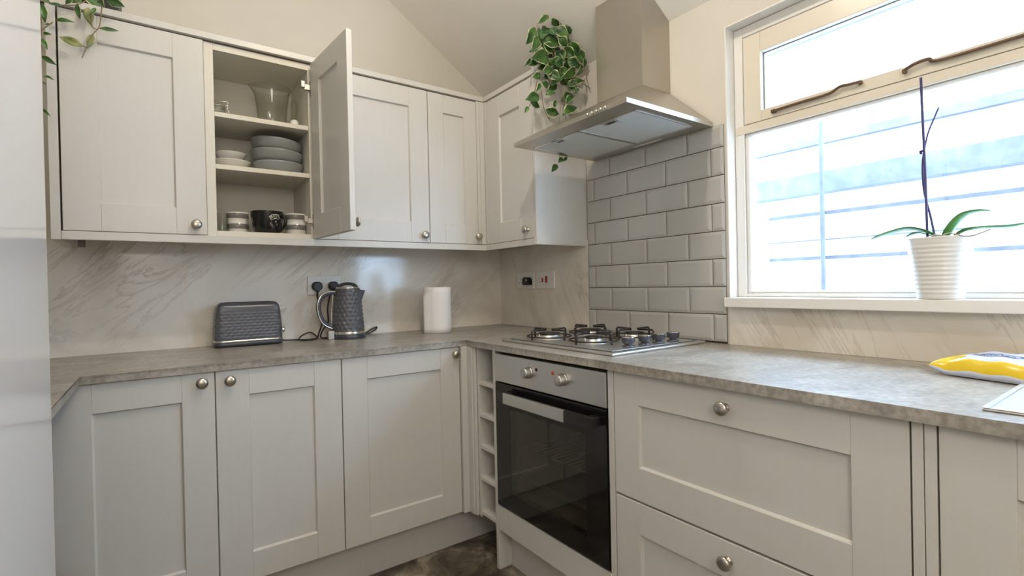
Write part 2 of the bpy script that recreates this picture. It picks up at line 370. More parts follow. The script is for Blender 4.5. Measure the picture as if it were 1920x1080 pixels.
# drawers
t = base_cab('wide pale grey two-drawer base cabinet right of the oven', 0, 0.7188, rz=-PI / 2, loc=(XR, -1.4467, 0), depth=0.57)
door(t, 0.0, 0.7188, 0.5215, BD1, (0.3594, 0.838), 'drawer', st=0.0905, sr=0.095, rt=0.0905, rb=0.0955)
door(t, 0.0, 0.7188, 0.172, 0.5155, (0.3594, 0.470), 'drawer', st=0.0905, sr=0.095, rt=0.0905, rb=0.0955)
tag(obj('filler_strip', box(B(), XR, XR + 0.06, -2.1842, -2.1672, 0.17, 0.884, 0.0008, 1), M_door), 'narrow upright grey filler strip touching the wide drawers', 'cabinet panel')
tag(obj('filler_strip', box(B(), XR, XR + 0.06, -2.2030, -2.1856, 0.17, 0.884, 0.0008, 1), M_door), 'narrow upright grey filler strip touching the sink cabinet', 'cabinet panel')
t = base_cab('pale grey base cabinet under the sink drainer, at the right edge of the photo', 0, 0.60, rz=-PI / 2, loc=(XR, -2.2042, 0), depth=0.57, z1=0.872)
door(t, 0, 0.60, BD0, BD1, (0.56, 0.838), st=0.097, rt=0.1)
tag(obj('plinth', box(B(), -0.535, -0.52, -3.55, -1.4460, 0.0, 0.166), M_door), 'grey plinth board under the drawers and sink cabinet', 'plinth')

# wall units of the back run, front plane y = -0.333
WD0, WD1 = 1.351, 2.068
def wall_cab(label, x0, width, loc=None, rz=0.0, depth=0.318, solid=True):
    t = thing('wall_cabinet', label, 'cabinet', loc or (x0, -0.333, 0), rz)
    if solid: obj('carcass', box(B(), 0.001, width - 0.001, 0.022, depth, 1.35, 2.074), M_carc, t)
    return t
t = wall_cab('pale grey wall cabinet furthest left, hanging beside the fridge', -1.9365, 0.4027)
door(t, 0, 0.4027, WD0, WD1, (0.3664, 1.386), st=0.0968, sr=0.0938, rt=0.0880, rb=0.0945)
obj('end_panel', box(B(), -0.028, -0.0035, 0.0, 0.331, 1.3205, 2.098, 0.001, 1), M_door, t)
# open unit with shelves
t = wall_cab('open wall cabinet with its door swung out, showing crockery on shelves', -1.5338, 0.3838, solid=False)
bm = B(); W = 0.3838
box(bm, 0.001, 0.0315, 0.022, 0.331, 1.351, 2.074); box(bm, W - 0.0145, W - 0.001, 0.022, 0.331, 1.351, 2.074)
obj('side_panel', bm, M_carc, t)
obj('top_panel', box(B(), 0.032, W - 0.015, 0.022, 0.331, 2.050, 2.074), M_carc, t)
obj('bottom_panel', box(B(), 0.032, W - 0.015, 0.022, 0.331, 1.351, 1.3705), M_carc, t)
obj('back_panel', box(B(), 0.032, W - 0.015, 0.318, 0.331, 1.371, 2.0495), M_carc, t)
for z in (1.8195, 1.6225): obj('shelf', box(B(), 0.032, W - 0.015, 0.024, 0.3175, z - 0.018, z, 0.001, 1), M_carc, t)
dr = bpy.data.objects.new('door', None); 
bm = B(); L = 0.372
shaker(bm, 0.0, L, WD0, WD1, st=0.088, rt=0.088, rb=0.0945, th=0.021)
# inner side also shows the sunk panel; a hinge-side placed mesh rotated about its hinge
d = obj('door', bm, M_door, t, (W - 0.0095, -0.0005, 0)); bpy.data.objects.remove(dr)
# local +x of the door runs out into the room; shaker face on the outer (right) side
bm2 = B()
d.rotation_euler = (0, 0, -PI / 2 + 0.085)
# second (inner) frame face so the recess reads from inside the cabinet as well
shaker(bm2, 0.0, L, WD0, WD1, st=0.088, rt=0.088, rb=0.0945, th=0.010, rec=0.006)
bmesh.ops.scale(bm2, vec=(1, -1, 1), verts=bm2.verts)
k = knob(d, L - 0.035, 1.386)
k.rotation_euler = (0, 0, PI); k.location = (L - 0.035, 0.021, 1.386)
bm2.free()
for z in (1.975, 1.425):
    bm = B(); box(bm, 0.004, 0.012, -0.012, 0.0, z - 0.03, z + 0.03, 0.001, 1); box(bm, -0.022, 0.014, -0.020, -0.012, z - 0.012, z + 0.012, 0.002, 1)
    lathe(bm, [(0.005, -0.012), (0.005, 0.012)], (-0.012, -0.014, z), 12); box(bm, -0.034, -0.018, -0.030, -0.015, z - 0.007, z + 0.02, 0.002, 1)
    obj('hinge', bm, M_nickel, t, (W - 0.012, 0.028, 0))
t = wall_cab('pale grey wall cabinet right of the open one, partly behind its swung door', -1.1500, 0.5196)
door(t, 0, 0.5196, WD0, WD1, (0.4870, 1.385), st=0.088, sr=0.0931, rt=0.088, rb=0.0945)
t = wall_cab('narrow pale grey wall cabinet next to the room corner', -0.6304, 0.2700)
door(t, 0, 0.2700, WD0, WD1, (0.2620, 1.389), st=0.0812, sr=0.0723, rt=0.088, rb=0.0945)
t = thing('corner_post', 'narrow grey corner post joining the two runs of wall cabinets', 'cabinet panel', (-0.3604, -0.333, 0))
obj('post', box(B(), 0.0005, 0.018, 0.0, 0.02, WD0, 2.074, 0.0012, 1), M_door, t)
obj('post', box(B(), 0.0185, 0.0451, -0.0015, 0.02, WD0, 2.074, 0.0012, 1), M_door, t)
obj('post', box(B(), 0.0455, 0.065, -0.0165, 0.0, WD0, 2.074, 0.0012, 1), M_door, t)
XW = -0.3153
t = wall_cab('pale grey wall cabinet left of the extractor hood, with bare side panel', 0, 0.376, loc=(XW, -0.351, 0), rz=-PI / 2, depth=0.312)
door(t, 0, 0.3762, WD0, WD1, (0.3310, 1.392), st=0.1125, sr=0.0930, rt=0.101, rb=0.0975)
obj('end_panel', box(B(), 0.3770, 0.3930, 0.0, 0.3145, 1.3205, 2.074, 0.001, 1), M_door, t)
# pelmet under and cornice over the wall units
t = thing('pelmet', 'pale grey pelmet strip running under all the wall cabinets', 'trim strip', (0, 0, 0))
obj('strip', box(B(), -1.939, XW - 0.0005, -0.3330, -0.315, 1.3208, 1.3492, 0.0012, 1), M_door, t)
obj('strip', box(B(), XW, XW + 0.018, -0.7277, -0.316, 1.3208, 1.3492, 0.0012, 1), M_door, t)
obj('bracket', box(B(), -1.902, -1.884, -0.30, -0.285, 1.300, 1.3495), M_dark, t)
t = thing('cornice', 'pale grey cornice strip running along the tops of the wall cabinets', 'trim strip', (0, 0, 0))
obj('strip', box(B(), -1.964, XW - 0.0005, -0.330, -0.312, 2.079, 2.1025, 0.0012, 1), M_door, t)
obj('strip', box(B(), XW + 0.0015, XW + 0.018, -0.744, -0.316, 2.079, 2.1025, 0.0012, 1), M_door, t)
obj('shadow_strip', box(B(), -1.9355, XW - 0.0005, -0.3105, -0.300, 2.0745, 2.084), M_dark, t)  # dark strip standing in for the shade between cabinet tops and cornice

# ------------------------------------------------------------ fridge
t = thing('fridge', 'tall glossy white fridge at the left edge of the photo', 'fridge', (-1.86, -1.832, 0), PI / 2)
obj('body', box(B(), 0.0, 0.60, 0.055, 0.62, 0.02, 1.90, 0.006), M_white, t)
dd = obj('door', box(B(), 0.0, 0.60, 0.0, 0.05, 0.456, 1.90, 0.006), M_fridge, t)
d2 = obj('door', box(B(), 0.0, 0.60, 0.0, 0.05, 0.06, 0.450, 0.006), M_fridge, t)
obj('foot', box(B(), 0.02, 0.58, 0.08, 0.6, 0.0, 0.02), M_blackm, t)

# ------------------------------------------------------------ oven
t = thing('oven', 'built-in black glass oven with steel control panel under the hob', 'oven', (XR, -0.8160, 0), -PI / 2)
W = 0.6050
obj('body', box(B(), 0.004, W - 0.004, 0.50, 0.53, 0.268, 0.872), M_dark, t)
bm = B(); box(bm, 0.004, W - 0.004, 0.03, 0.499, 0.866, 0.872); box(bm, 0.004, W - 0.004, 0.03, 0.499, 0.266, 0.272); box(bm, 0.004, 0.010, 0.03, 0.499, 0.273, 0.865); box(bm, W - 0.010, W - 0.004, 0.03, 0.499, 0.273, 0.865)
obj('casing', bm, M_dark, t)
cp = obj('control_panel', box(B(), 0.002, W - 0.002, -0.004, 0.028, 0.7625, 0.8715, 0.002, 2), M_steelh, t)
for xx, nm in ((0.2255, 0), (0.4120, 1)):
    bm = B(); lathe(bm, [(0.021, 0), (0.0215, 0.002), (0.0185, 0.004), (0.0185, 0.005), (0.0195, 0.006), (0.0185, 0.026), (0.0170, 0.0285), (0.0005, 0.029)], (0, 0, 0), 36, 'y')
    kn = obj('dial', bm, M_steelh, cp, (xx, -0.0042, 0.823)); kn['label'] = 'silver oven dial'
for xx in (0.2255, 0.4120):
    for a in (0, 150, 180, 210):
        cx_ = xx + 0.031 * math.sin(math.radians(a)); cz_ = 0.823 + 0.031 * math.cos(math.radians(a))
        obj('dial_mark', lathe(B(), [(0.0014, 0), (0.0014, 0.0004)], (cx_, -0.0041, cz_), 8, 'y'), M_blackm, cp)
o = obj('indicator_light', lathe(B(), [(0.0066, 0), (0.0063, 0.0018), (0.0005, 0.0022)], (0.2670, -0.0041, 0.8385), 16, 'y'), mat('dark_indicator', (0.05, 0.02, 0.015), 0.2), cp); o['label'] = 'dark round indicator light'
o = obj('indicator_light', lathe(B(), [(0.0066, 0), (0.0063, 0.0018), (0.0005, 0.0022)], (0.3590, -0.0041, 0.8385), 16, 'y'), mat('orange_indicator', (0.55, 0.10, 0.03), 0.25), cp); o['label'] = 'orange round indicator light'
# door: black glass frame round a window onto a lit-by-room cavity
dz0, dz1, wx0, wx1, wz0_, wz1_ = 0.272, 0.7575, 0.096, 0.509, 0.335, 0.664
bm = B(); box(bm, 0.002, wx0, -0.004, 0.026, dz0, dz1); box(bm, wx1, W - 0.002, -0.004, 0.026, dz0, dz1); box(bm, wx0, wx1, -0.004, 0.026, wz1_, dz1); box(bm, wx0, wx1, -0.004, 0.026, dz0, wz0_)
bmesh.ops.remove_doubles(bm, verts=bm.verts, dist=1e-5)
dr = obj('door', bm, M_black, t)
obj('window', box(B(), wx0 + 0.0004, wx1 - 0.0004, -0.0036, 0.000, wz0_ + 0.0004, wz1_ - 0.0004), M_ovg, dr)
bm = B(); box(bm, 0.12, 0.46, -0.052, -0.043, 0.6985, 0.7385, 0.002)
hn = obj('handle', bm, M_steelh, dr)
bm = B(); box(bm, 0.075, 0.585, -0.043, -0.030, 0.700, 0.737, 0.003); box(bm, 0.46, 0.585, -0.051, -0.043, 0.6995, 0.7375, 0.002)
box(bm, 0.080, 0.120, -0.031, -0.0042, 0.705, 0.732, 0.002); box(bm, 0.54, 0.58, -0.031, -0.0042, 0.705, 0.732, 0.002)
obj('handle_mount', bm, M_blackm, dr)
M_cav = mat('grey_oven_enamel', (0.50, 0.49, 0.46), 0.35)
bm = B(); x0, x1, z0, z1, y1 = 0.07, 0.535, 0.31, 0.70, 0.42
box(bm, x0, x1, y1, y1 + 0.005, z0, z1); box(bm, x0 - 0.005, x0, 0.03, y1, z0, z1); box(bm, x1, x1 + 0.005, 0.03, y1, z0, z1); box(bm, x0, x1, 0.03, y1, z0 - 0.005, z0); box(bm, x0, x1, 0.03, y1, z1, z1 + 0.005)
for z in (0.38, 0.44, 0.50, 0.56): box(bm, x0, x0 + 0.006, 0.04, y1 - 0.01, z, z + 0.004); box(bm, x1 - 0.006, x1, 0.04, y1 - 0.01, z, z + 0.004)
obj('cavity', bm, M_cav, t)
bm = B()
for k in range(17):
    xx = x0 + 0.02 + k * 0.0265; tube(bm, [(xx, 0.06, 0.508), (xx, 0.39, 0.508)], 0.0018, 6, False)
for yy in (0.06, 0.39): tube(bm, [(x0 + 0.007, yy, 0.508), (x1 - 0.007, yy, 0.508)], 0.003, 8, False)
obj('wire_rack', bm, M_chrome, t)
bm = B(); box(bm, x0 + 0.01, x1 - 0.01, 0.05, 0.40, 0.3845, 0.3875); box(bm, x0 + 0.01, x1 - 0.01, 0.05, 0.056, 0.3875, 0.40)
obj('baking_tray', bm, M_steelh, t)

# ------------------------------------------------------------ hob
HX0, HX1, HY0, HY1 = -0.535, -0.035, -1.390, -0.775
t = thing('gas_hob', 'stainless steel four-burner gas hob set in the worktop', 'hob', (0, 0, 0)); t.location = (HX0, HY1, WT)
Tm = Matrix.Translation((-HX0, -HY1, -WT))
bm = B(); box(bm, HX0, HX1, HY0, HY1, WT + 0.0003, WT + 0.0095, 0.004, 4)
s_bm = B(); box(s_bm, HX0 + 0.024, HX1 - 0.024, HY0 + 0.024, HY1 - 0.024, WT + 0.0096, WT + 0.0104)
w_bm = B(); box(w_bm, HX0 + 0.029, HX1 - 0.029, HY0 + 0.029, HY1 - 0.029, WT + 0.0105, WT + 0.0120, 0.0007, 1)
bm.transform(Tm); s_bm.transform(Tm); w_bm.transform(Tm); plate = obj('plate', bm, M_steelh, t); obj('seal', s_bm, M_blackm, plate); obj('tray', w_bm, M_steelh, plate)
burn = [(-0.405, -0.925, 0.040), (-0.385, -1.155, 0.030), (-0.180, -0.930, 0.044), (-0.165, -1.160, 0.036)]
for bx, by, br in burn:
    bm = B(); lathe(bm, [(br + 0.022, 0), (br + 0.02, 0.003), (br + 0.004, 0.006), (br + 0.002, 0.016), (br, 0.018), (br - 0.004, 0.018)], (0, 0, 0), 36)
    b1 = obj('burner', bm, M_steelh, t, (bx - HX0, by - HY1, 0.0121))
    bm = B(); lathe(bm, [(br + 0.001, 0.0182), (br + 0.003, 0.020), (br + 0.002, 0.0245), (br - 0.006, 0.0265), (0.0005, 0.027)], (0, 0, 0), 36)
    obj('burner_cap', bm, M_iron, b1)
    lathe(bm := B(), [(0.002, 0.0), (0.002, 0.02)], (-br - 0.008, 0.004, 0), 8); obj('spark_electrode', bm, M_cer, b1)
def grate(b1_, b2_):
    bm = B(); r = 0.0040; z1 = 0.050; zl = 0.030
    for (cx_, cy) in (b1_, b2_):
        for (dx_, dy_) in ((1, 0), (-1, 0), (0, 1), (0, -1)):
            R1 = 0.088 if dx_ else 0.092; P1_ = lambda q, z: (cx_ + dx_ * q, cy + dy_ * q, z)
            tube(bm, [P1_(R1, 0.0125), P1_(R1, z1 - 0.005), P1_(R1 - 0.005, z1), P1_(0.020, z1 - 0.001)], r, 8, False)
    # low tie bars joining the arms of the two rings
    for (cx_, cy) in (b1_, b2_):
        pts = [(cx_ + 0.088 * math.cos(a * PI / 12), cy + 0.092 * math.sin(a * PI / 12), 0.024) for a in range(25)]; tube(bm, pts, r * 0.75, 6, False)
    for v in bm.verts: v.co.x -= HX0; v.co.y -= HY1
    return bm
obj('pan_support', grate(burn[0][:2], burn[2][:2]), M_iron, t); obj('pan_support', grate(burn[1][:2], burn[3][:2]), M_iron, t)
for kx in (-0.385, -0.300, -0.222, -0.140):
    bm = B(); lathe(bm, [(0.022, 0.0), (0.0215, 0.003), (0.013, 0.006), (0.0125, 0.010), (0.021, 0.015), (0.0240, 0.030), (0.0225, 0.0325), (0.0005, 0.033)], (0, 0, 0), 28)
    kb = obj('control_knob', bm, M_greyp, t, (kx - HX0, -1.322 - HY1, 0.0121))
    obj('knob_top', lathe(B(), [(0.0228, 0.0326), (0.021, 0.0342), (0.0005, 0.0346)], (0, 0, 0), 28), M_chrome, kb)

# ------------------------------------------------------------ extractor hood
t = thing('extractor_hood', 'stainless steel pyramid extractor hood with chimney above the hob', 'extractor hood', (0, 0, 0)); t.location = (0, -1.114, 1.70)
o3 = Vector((0, -1.114, 1.70))
hx, h0, h1, hz, hzt = -0.4783, -0.8112, -1.4170, 1.7115, 1.7275
c0, c1, cx_, ct = -0.9900, -1.2290, -0.1700, 1.8958
def V(bm, *p): return bm.verts.new(Vector(p) - o3)
bm = B()
ro = [(-0.0115, h0), (hx, h0), (hx, h1), (-0.0115, h1)]
fi = [(-0.075, h0 - 0.032), (-0.402, h0 - 0.032), (-0.402, h1 + 0.032), (-0.075, h1 + 0.032)]
lo = [V(bm, x, y, hz) for x, y in ro]; hi = [V(bm, x, y, hzt) for x, y in ro]; inn = [V(bm, x, y, hz) for x, y in fi]; inu = [V(bm, x, y, hz + 0.006) for x, y in fi]
tp = [V(bm, x, y, ct) for x, y in [(-0.0115, c0), (cx_, c0), (cx_, c1), (-0.0115, c1)]]
for a, b in ((lo, hi), (hi, tp), (lo, inn), (inn, inu)):
    for i in range(4): bm.faces.new((a[i], a[(i + 1) % 4], b[(i + 1) % 4], b[i]))
bm.faces.new(tp); bm.faces.new(inu)
obj('canopy', bm, M_steel, t)
bm = B(); ztop = lambda x: CZ - SL * x + 0.0
bot = [V(bm, x, y, ct + 0.0003) for x, y in [(-0.002, c0), (cx_, c0), (cx_, c1), (-0.002, c1)]]
top = [V(bm, x, y, ztop(x) - 0.001) for x, y in [(-0.002, c0), (cx_, c0), (cx_, c1), (-0.002, c1)]]
for i in range(4): bm.faces.new((bot[i], bot[(i + 1) % 4], top[(i + 1) % 4], top[i]))
bm.faces.new(bot); bm.faces.new(top)
obj('chimney', bm, M_steel, t)
# mesh filters
M_mesh = mat('aluminium_filter_mesh', (0.62, 0.60, 0.55), 0.6, 0.35)
tt = tex(M_mesh, 'ShaderNodeTexChecker', 420.0); base(M_mesh, mixc(M_mesh, 0.5, (0.62, 0.60, 0.55), ramp(M_mesh, tt.outputs[1], [(0.4, (0.50, 0.48, 0.44)), (0.6, (0.74, 0.72, 0.67))])))
for ya_, yb_ in ((h0 - 0.034, -1.1105), (-1.1155, h1 + 0.034)):
    bm = B(); box(bm, -0.400, -0.077, yb_, ya_, hz + 0.0005, hz + 0.0055)
    for v in bm.verts: v.co -= o3
    f = obj('filter', bm, M_mesh, t)
    bm = B(); box(bm, -0.401, -0.393, yb_, ya_, hz - 0.0015, hz + 0.0004); box(bm, -0.084, -0.076, yb_, ya_, hz - 0.0015, hz + 0.0004); box(bm, -0.401, -0.076, yb_, yb_ + 0.006, hz - 0.0016, hz + 0.0004); box(bm, -0.401, -0.076, ya_ - 0.006, ya_, hz - 0.0016, hz + 0.0004)
    for v in bm.verts: v.co -= o3
    obj('filter_frame', bm, M_chrome, f)
    ym = (ya_ + yb_) / 2
    bm = B(); box(bm, -0.388, -0.352, ym - 0.034, ym + 0.034, hz - 0.001, hz + 0.0004)
    for v in bm.verts: v.co -= o3
    obj('latch_plate', bm, M_steelh, f)
    bm = B(); box(bm, -0.376, -0.362, ym - 0.018, ym + 0.018, hz - 0.0016, hz - 0.0011)
    for v in bm.verts: v.co -= o3
    obj('latch_slot', bm, M_blackm, f)
bm = B(); box(bm, -0.052, -0.036, -1.215, -1.075, hz - 0.0012, hz - 0.0001, 0.0004, 1)
for v in bm.verts: v.co -= o3
obj('lamp_lens', bm, M_plas, t)
for k in range(5):
    bm = B(); lathe(bm, [(0.0052, 0), (0.0052, 0.006), (0.003, 0.0075), (0.0005, 0.0078)], (0, 0, 0), 16, 'x')
    obj('push_button', bm, M_chrome, t, (hx - 0.0002, -1.246 - 0.0205 * k + 1.114, hzt - 0.0075 - 1.70))
# ------------------------------------------------------------ window in the right wall
wn = struct('window_1', loc=(0, 0, 0))
def wpart(name, bm, m, parent=wn): return obj(name, bm, m, parent)
Y0, Y1 = wy0 + 0.0005, wy1 - 0.0005
# reveal lining (white painted) : sides and top
bm = B(); box(bm, -0.001, 0.050, Y1 - 0.004, Y1, wz0 + 0.034, wz1 - 0.0005); box(bm, -0.001, 0.050, Y0, Y0 + 0.004, wz0 + 0.034, wz1 - 0.0005); box(bm, -0.001, 0.050, Y0 + 0.0045, Y1 - 0.0045, wz1 - 0.0045, wz1 - 0.0005)
wpart('reveal_lining', bm, M_paint)
bm = B(); box(bm, -0.050, 0.0495, -3.02, -1.4400, 1.0475, 1.0805, 0.002, 2)
# the sill board: nosing stands 5 cm proud of the wall
bm.free(); bm = B(); box(bm, -0.050, -0.0015, -3.02, -1.4737, 1.0475, 1.0805, 0.0025, 2); box(bm, -0.003, 0.110, Y0 + 0.001, Y1 - 0.001, 1.0480, 1.0803)
wpart('window_sill', bm, M_paint)
ya = -1.4692; yz = -2.9460
bm = B()
box(bm, 0.050, 0.115, -1.5030, ya, 1.081, 2.055); box(bm, 0.050, 0.115, yz, -2.9100, 1.081, 2.055)       # jambs
box(bm, 0.050, 0.115, -2.9095, -1.5035, 2.0180, 2.055); box(bm, 0.050, 0.115, -2.9095, -1.5035, 1.081, 1.0935)
bmesh.ops.bevel(bm, geom=bm.edges[:], offset=0.0015, segments=1, affect='EDGES')
wpart('frame', bm, M_paint)
bm = B(); box(bm, 0.047, 0.115, -2.9095, -1.4735, 1.6700, 1.7000, 0.002, 2)
wpart('transom', bm, M_paintc)
bm = B(); box(bm, 0.056, 0.10, -2.90, -1.5040, 1.6590, 1.6698, 0.003, 1); box(bm, 0.056, 0.10, -1.5200, -1.5035, 1.0937, 1.6588, 0.003, 1); box(bm, 0.056, 0.10, -2.9095, -2.893, 1.0937, 1.6588, 0.003, 1); box(bm, 0.056, 0.10, -2.8925, -1.5205, 1.0937, 1.1040, 0.003, 1)
wpart('glazing_bead', bm, M_paint)
wpart('pane', box(B(), 0.084, 0.088, -2.8925, -1.5202, 1.1042, 1.6588), M_pane)
# top-hung fanlight casement
cs = obj('casement', None or box(B(), 0.044, 0.095, -1.5700, -1.5080, 1.7010, 2.0120, 0.002, 2), M_paintc, wn)
bm = B(); box(bm, 0.044, 0.095, -2.905, -2.843, 1.7010, 2.0120, 0.002, 2); box(bm, 0.044, 0.095, -2.8425, -1.5702, 1.9420, 2.0120, 0.002, 2); box(bm, 0.044, 0.095, -2.8425, -1.5702, 1.7010, 1.7380, 0.002, 2)
obj('casement_rail', bm, M_paintc, cs)
obj('pane', box(B(), 0.070, 0.074, -2.8425, -1.5702, 1.7382, 1.9418), M_pane, cs)
# dark edging of old putty round the fanlight pane
bm = B(); box(bm, 0.064, 0.0695, -1.5735, -1.5703, 1.7382, 1.9418); box(bm, 0.064, 0.0695, -2.8425, -1.5740, 1.9395, 1.9418)
obj('putty_line', bm, mat('grey_putty', (0.22, 0.21, 0.19), 0.8), cs)
M_stay = mat('worn_bronze_stay', (0.16, 0.10, 0.065), 0.35, 0.7)
def stay(pts, parent):
    bm = B(); tube(bm, pts, 0.0042, 8, True, flat=1.2)
    box(bm, 0.030, 0.0435, pts[0][1] - 0.008, pts[0][1] + 0.008, pts[0][2] - 0.006, pts[0][2] + 0.006, 0.002, 1)
    e = pts[-1]; box(bm, 0.030, 0.0435, e[1] - 0.005, e[1] + 0.005, e[2] - 0.008, e[2] + 0.004, 0.002, 1)
    return obj('casement_stay', bm, M_stay, parent)
stay([(0.034, -1.618, 1.718), (0.034, -1.70, 1.720), (0.034, -1.79, 1.721), (0.032, -1.822, 1.732), (0.030, -1.850, 1.730), (0.034, -1.876, 1.730)], wn)
stay([(0.034, -2.430, 1.722), (0.034, -2.30, 1.724), (0.034, -2.075, 1.7235), (0.032, -2.040, 1.735), (0.030, -2.010, 1.733), (0.034, -1.985, 1.724)], wn)
# round plastic ventilator set in the lower pane
bm = B(); lathe(bm, [(0.040, -0.0835), (0.040, -0.0785), (0.038, -0.0775), (0.036, -0.0785), (0.036, -0.0835)], (0, 0, 0), 40, 'x', cap=False)
for k in range(-5, 6):
    h = k * 0.0065; hw = math.sqrt(max(0.036 ** 2 - h * h, 0)); box(bm, 0.0795, 0.081, -hw, hw, h - 0.0008, h + 0.0008)
    box(bm, 0.0797, 0.0808, h - 0.0008, h + 0.0008, -hw, hw)
for v in bm.verts: v.co.y += -2.136; v.co.z += 1.156
obj('ventilator', bm, glass('milky_clear_plastic', (0.80, 0.82, 0.86), 0.2), wn)
# what stands outside the window
struct('wall_outside', box(B(), 1.18, 1.30, -4.6, 1.6, -0.5, 2.42), M_ext)
tag(obj('outside_beam', box(B(), 1.09, 1.175, -4.4, -0.75, 1.585, 1.690), M_rail), 'broad blue-grey beam on the white wall seen outside the window', 'beam')
tag(obj('outside_trim_board', box(B(), 1.14, 1.175, -4.4, -0.75, 1.845, 1.885), M_rail), 'thin blue-grey strip high on the white wall outside the window', 'beam')
t = thing('outside_railing', 'thin metal railing with an upright bar, blurred outside the window', 'railing', (0.88, -1.42, 0))
for z in (1.452, 1.240): obj('rail', box(B(), 0.0, 0.016, -2.7, 0.26, z - 0.009, z + 0.009, 0.002, 1), M_rail, t)
obj('rail', box(B(), 0.003, 0.012, -2.7, 0.26, 1.322, 1.329), M_rail, t)
obj('upright', box(B(), -0.016, -0.001, -0.009, 0.009, 0.0, 1.95, 0.002, 1), M_rail, t)
obj('upright', box(B(), -0.016, -0.001, -2.5, -2.482, 0.0, 1.95, 0.002, 1), M_rail, t)
M_eave = mat('pale_grey_eave_paint', (0.17, 0.18, 0.20), 0.7)
tag(obj('outside_eave', box(B(), 0.145, 0.40, -4.4, 0.6, 2.070, 2.12), M_eave), 'underside of the roof eave just outside the top of the window', 'eave')
struct('ground_outside', box(B(), 0.15, 1.30, -4.6, 1.6, -0.1, -0.02), M_ext)

# ------------------------------------------------------------ faceted grey toaster and kettle
def facet_shell(bm, ring, z0, z1, rows, scale, amp=0.0016, mi=0):
    """ring(u)->(x,y,nx,ny) perimeter; scale(v)->inset distance; diamond facets"""
    N = ring[0]; f = ring[1]; prev = None
    for j in range(rows + 1):
        v = j / rows; z = z0 + (z1 - z0) * v; row = []
        for i in range(N):
            u = (i + (0.5 if j % 2 else 0.0)) / N; x, y, nx, ny = f(u)
            a = (amp * random.uniform(0.85, 1.15) if j % 2 == 0 and (i + j // 2) % 2 == 0 else -amp * 0.5) * (0 if j in (0, rows) else 1)
            s = scale(v) + a
            row.append(bm.verts.new((x + nx * s, y + ny * s, z)))
        if prev:
            for i in range(N):
                if j % 2: tri = [(prev[i], prev[(i + 1) % N], row[i]), (row[i], prev[(i + 1) % N], row[(i + 1) % N])]
                else: tri = [(prev[i], row[(i + 1) % N], row[i]), (prev[i], prev[(i + 1) % N], row[(i + 1) % N])]
                for q in tri: fc = bm.faces.new(q); fc.material_index = mi
        else: first = row
        prev = row
    return first, prev
def rrect(L_, D_, r, N):
    hx_, hy_ = L_ / 2 - r, D_ / 2 - r; segs = []; per = 4 * hx_ + 4 * hy_ + 2 * PI * r
    def f(u):
        s = (u % 1.0) * per
        for (cx_, cy_, a0, ln, dx_, dy_) in ((hx_, -hy_, 0, 2 * hy_, 0, 1), (hx_, hy_, 0, -1, 0, 0), (hx_, hy_, PI / 2, 2 * hx_, -1, 0), (-hx_, hy_, PI / 2, -1, 0, 0), (-hx_, hy_, PI, 2 * hy_, 0, -1), (-hx_, -hy_, PI, -1, 0, 0), (-hx_, -hy_, 3 * PI / 2, 2 * hx_, 1, 0), (hx_, -hy_, 3 * PI / 2, -1, 0, 0)):
            if ln < 0:
                al = PI / 2 * r
                if s <= al: a = a0 + s / r; return cx_ + r * math.cos(a), cy_ + r * math.sin(a), math.cos(a), math.sin(a)
                s -= al
            else:
                if s <= ln: return cx_ + r * math.cos(a0) + dx_ * s, cy_ + r * math.sin(a0) + dy_ * s, math.cos(a0), math.sin(a0)
                s -= ln
        return hx_ + r, -hy_, 1, 0
    return N, f
t = thing('toaster', 'slate grey diamond-textured two-slice toaster with chrome trim on the worktop', 'toaster', (-1.3745, -0.0745, WT + 0.0002), 0.0)
bm = B(); rg = rrect(0.258, 0.116, 0.028, 60)
fi_, la_ = facet_shell(bm, rg, 0.026, 0.150, 20, lambda v: -0.010 * max(0, (v - 0.2)) ** 1.5, 0.0011)
# smooth rounded shoulder
prev = la_; N = 60
for k, (zz, ins) in enumerate(((0.160, -0.0085), (0.170, -0.012), (0.178, -0.018), (0.1825, -0.026), (0.184, -0.034))):
    row = []
    for i in range(N):
        x, y, nx, ny = rg[1](i / N); row.append(bm.verts.new((x + nx * ins, y + ny * ins, zz)))
    for i in range(N):
        f = bm.faces.new((prev[i], prev[(i + 1) % N], row[(i + 1) % N], row[i])); f.smooth = True
    prev = row
bm.faces.new(prev); bm.faces.new(fi_)
body = obj('body', bm, M_grey, t)
def ringband(z0, z1, off, mi_=0, L_=0.258, D_=0.116, r=0.028, n=64):
    bm = B(); N, f = rrect(L_, D_, r, n); a = []; b = []
    for i in range(n):
        x, y, nx, ny = f(i / n); a.append(bm.verts.new((x + nx * off, y + ny * off, z0))); b.append(bm.verts.new((x + nx * off, y + ny * off, z1)))
    for i in range(n): q = bm.faces.new((a[i], a[(i + 1) % n], b[(i + 1) % n], b[i])); q.smooth = True
    bm.faces.new(a); bm.faces.new(b); return bm
obj('chrome_band', ringband(0.0195, 0.0275, 0.0022), M_chrome, t)
obj('base', ringband(0.003, 0.0193, 0.0005), M_greyp, t)
obj('feet', box(B(), -0.11, 0.11, -0.045, 0.045, 0.0, 0.003), M_blackm, t)
bm = B()
for yy in (-0.018, 0.018): box(bm, -0.085, 0.085, yy - 0.009, yy + 0.009, 0.1842, 0.1850)
obj('slot', bm, M_blackm, t)
bm = B(); box(bm, 0.118, 0.148, -0.030, -0.010, 0.146, 0.156, 0.003); obj('lever', bm, M_chrome, t)
bm = B(); lathe(bm, [(0.013, 0), (0.013, 0.014), (0.011, 0.016), (0.0005, 0.0165)], (0, 0, 0), 24, 'x'); bm.transform(Matrix.Rotation(PI, 4, 'Z')); 
obj('browning_dial', bm, M_chrome, t, (0.128, 0, 0.057))
